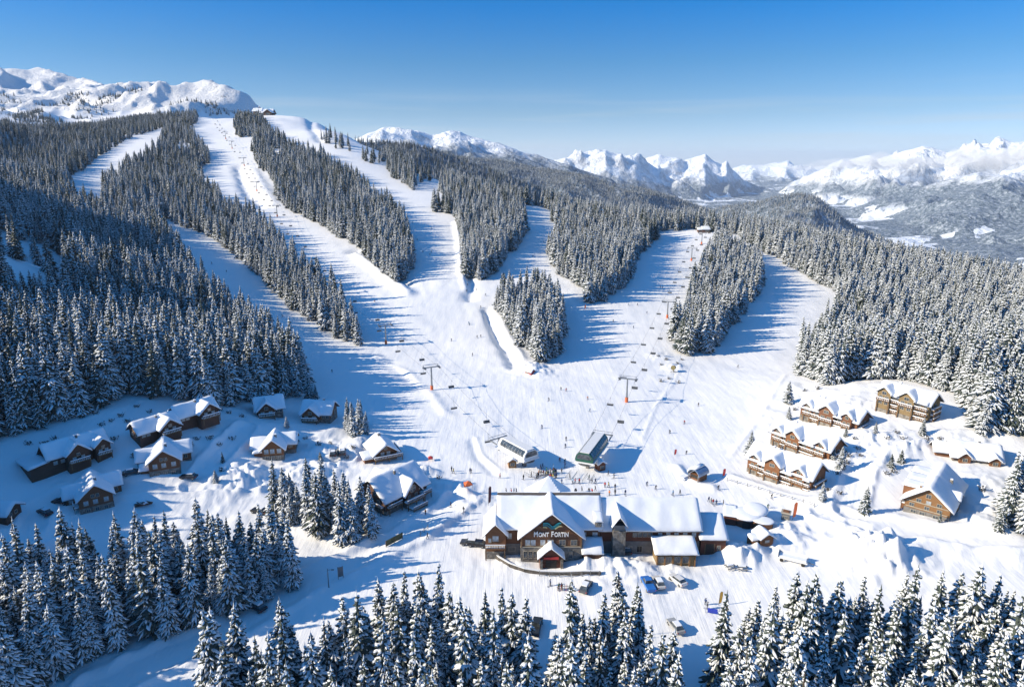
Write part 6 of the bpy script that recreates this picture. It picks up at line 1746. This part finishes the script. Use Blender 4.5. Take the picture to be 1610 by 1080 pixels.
SP = [('left', [(130,655),(150,650),(160,668),(175,662),(190,655),(200,664),(70,697),(85,690),(45,698),(120,640),(215,640),(235,648),(330,690),(345,700),(365,690),(300,700),(310,690),(350,740),(210,718),(180,690),(345,645),(360,650),(380,655),(466,695),(480,690),(500,700),(520,698),(555,705),(545,720),(650,750),(665,748),(690,752),(440,757),(460,762)], 'dark scrub poking through the snow around the left hand chalets'),
      ('right', [(1250,645),(1265,615),(1285,612),(1275,628),(1335,665),(1345,690),(1325,712),(1335,718),(1348,705),(1352,716),(1318,745),(1330,728),(1395,690),(1410,680),(1420,690),(1455,690),(1462,696),(1478,690),(1395,745),(1405,742),(1320,775),(1300,770),(1190,728),(1490,745),(1545,770)], 'dark scrub poking through the snow between the right hand lodges'),
      ('slope', [(1035,560),(1040,574),(1047,566),(1065,572),(1072,566),(1052,596),(1066,602),(1040,600)], 'dark scrub around the snow gun hollow beside the pistes')]
for _, L_, lab in SP:
    for px, py in L_:
        b = G(px, py); s = link_mesh('shrub', SCR[int(rng.integers(3))], None, (b[0], b[1], b[2]), rng.uniform(0, 6.28)); s.scale = (1.3, 1.3, rng.uniform(.7, 1.3)); tag(s, lab, 'shrub', lab.replace('dark ', ''))

# ------------------------------------------------------------------ air and the low cloud bank
def volume_mat(name, col, dens, aniso=.2):
    m = bpy.data.materials.new(name); m.use_nodes = True; nt = m.node_tree
    for n in list(nt.nodes): nt.nodes.remove(n)
    o = nt.nodes.new('ShaderNodeOutputMaterial'); v = nt.nodes.new('ShaderNodeVolumePrincipled')
    v.inputs['Color'].default_value = (*col, 1); v.inputs['Density'].default_value = dens; v.inputs['Anisotropy'].default_value = aniso
    nt.links.new(v.outputs[0], o.inputs['Volume'])
    return m
zt = float(max(HN.max(), HF.max(), CAM_H)) + 25; zb = float(min(HN.min(), HF.min())) - 2
hz = MB().box(-42500, -60, zb, 42500, 46500, zt)
o = hz.build('haze', volume_mat('haze_air', (.80, .90, 1.0), 2.6e-5))
o['kind'] = 'stuff'; o['label'] = 'thin pale winter haze between the mountains'
def cloud(name, c0, pts, D, label):
    """a long lumpy bank: pts are (px, py, half height px) along its middle"""
    V = []; F = []; n = 14; m = len(pts)
    for i, (px, py, hh) in enumerate(pts):
        dx, dy, dz = ray(px, py); hr = math.hypot(dx, dy)
        cx, cy, cz = dx / hr * D, dy / hr * D, CAM_H + dz / hr * D
        r = hh / FPX * D
        for k in range(n):
            a = 2 * math.pi * k / n
            w = r * (1 + .25 * math.sin(3 * a + i * 1.7) + .15 * math.sin(i * 2.3 + k))
            V.append((cx, cy + math.cos(a) * w * 3.0, cz + math.sin(a) * w))
    for i in range(m - 1):
        for k in range(n):
            F.append((i * n + k, i * n + (k + 1) % n, (i + 1) * n + (k + 1) % n, (i + 1) * n + k))
    F.append(tuple(range(n))); F.append(tuple(range((m - 1) * n, m * n))[::-1])
    mb = MB(); mb.add(V, F)
    o = mb.build(name, M_CLOUD, smooth=True)
    o['kind'] = 'stuff'; o['label'] = label
    return o
M_CLOUD = volume_mat('cloud_vapour', (.97, .98, 1.0), .0022, -.4)
cloud('cloud_bank', 0, [(1235,266,.5),(1262,264,4),(1290,260,6),(1320,259,8),(1350,256,9),(1380,254,11),(1405,256,10),(1430,258,9),(1460,256,8),(1490,253,9),(1510,250,12),(1540,249,14),(1570,251,13),(1600,248,12),(1650,246,13),(1720,240,12),(1800,238,3)], 11200, 'long low cloud bank lying across the right hand mountains')
cloud('cloud_bank', 0, [(1180,262,.3),(1200,260,1.6),(1225,261,3),(1240,264,3.5),(1262,266,1.5),(1280,268,.3)], 16000, 'small wisp of cloud in the gap between the far mountains')
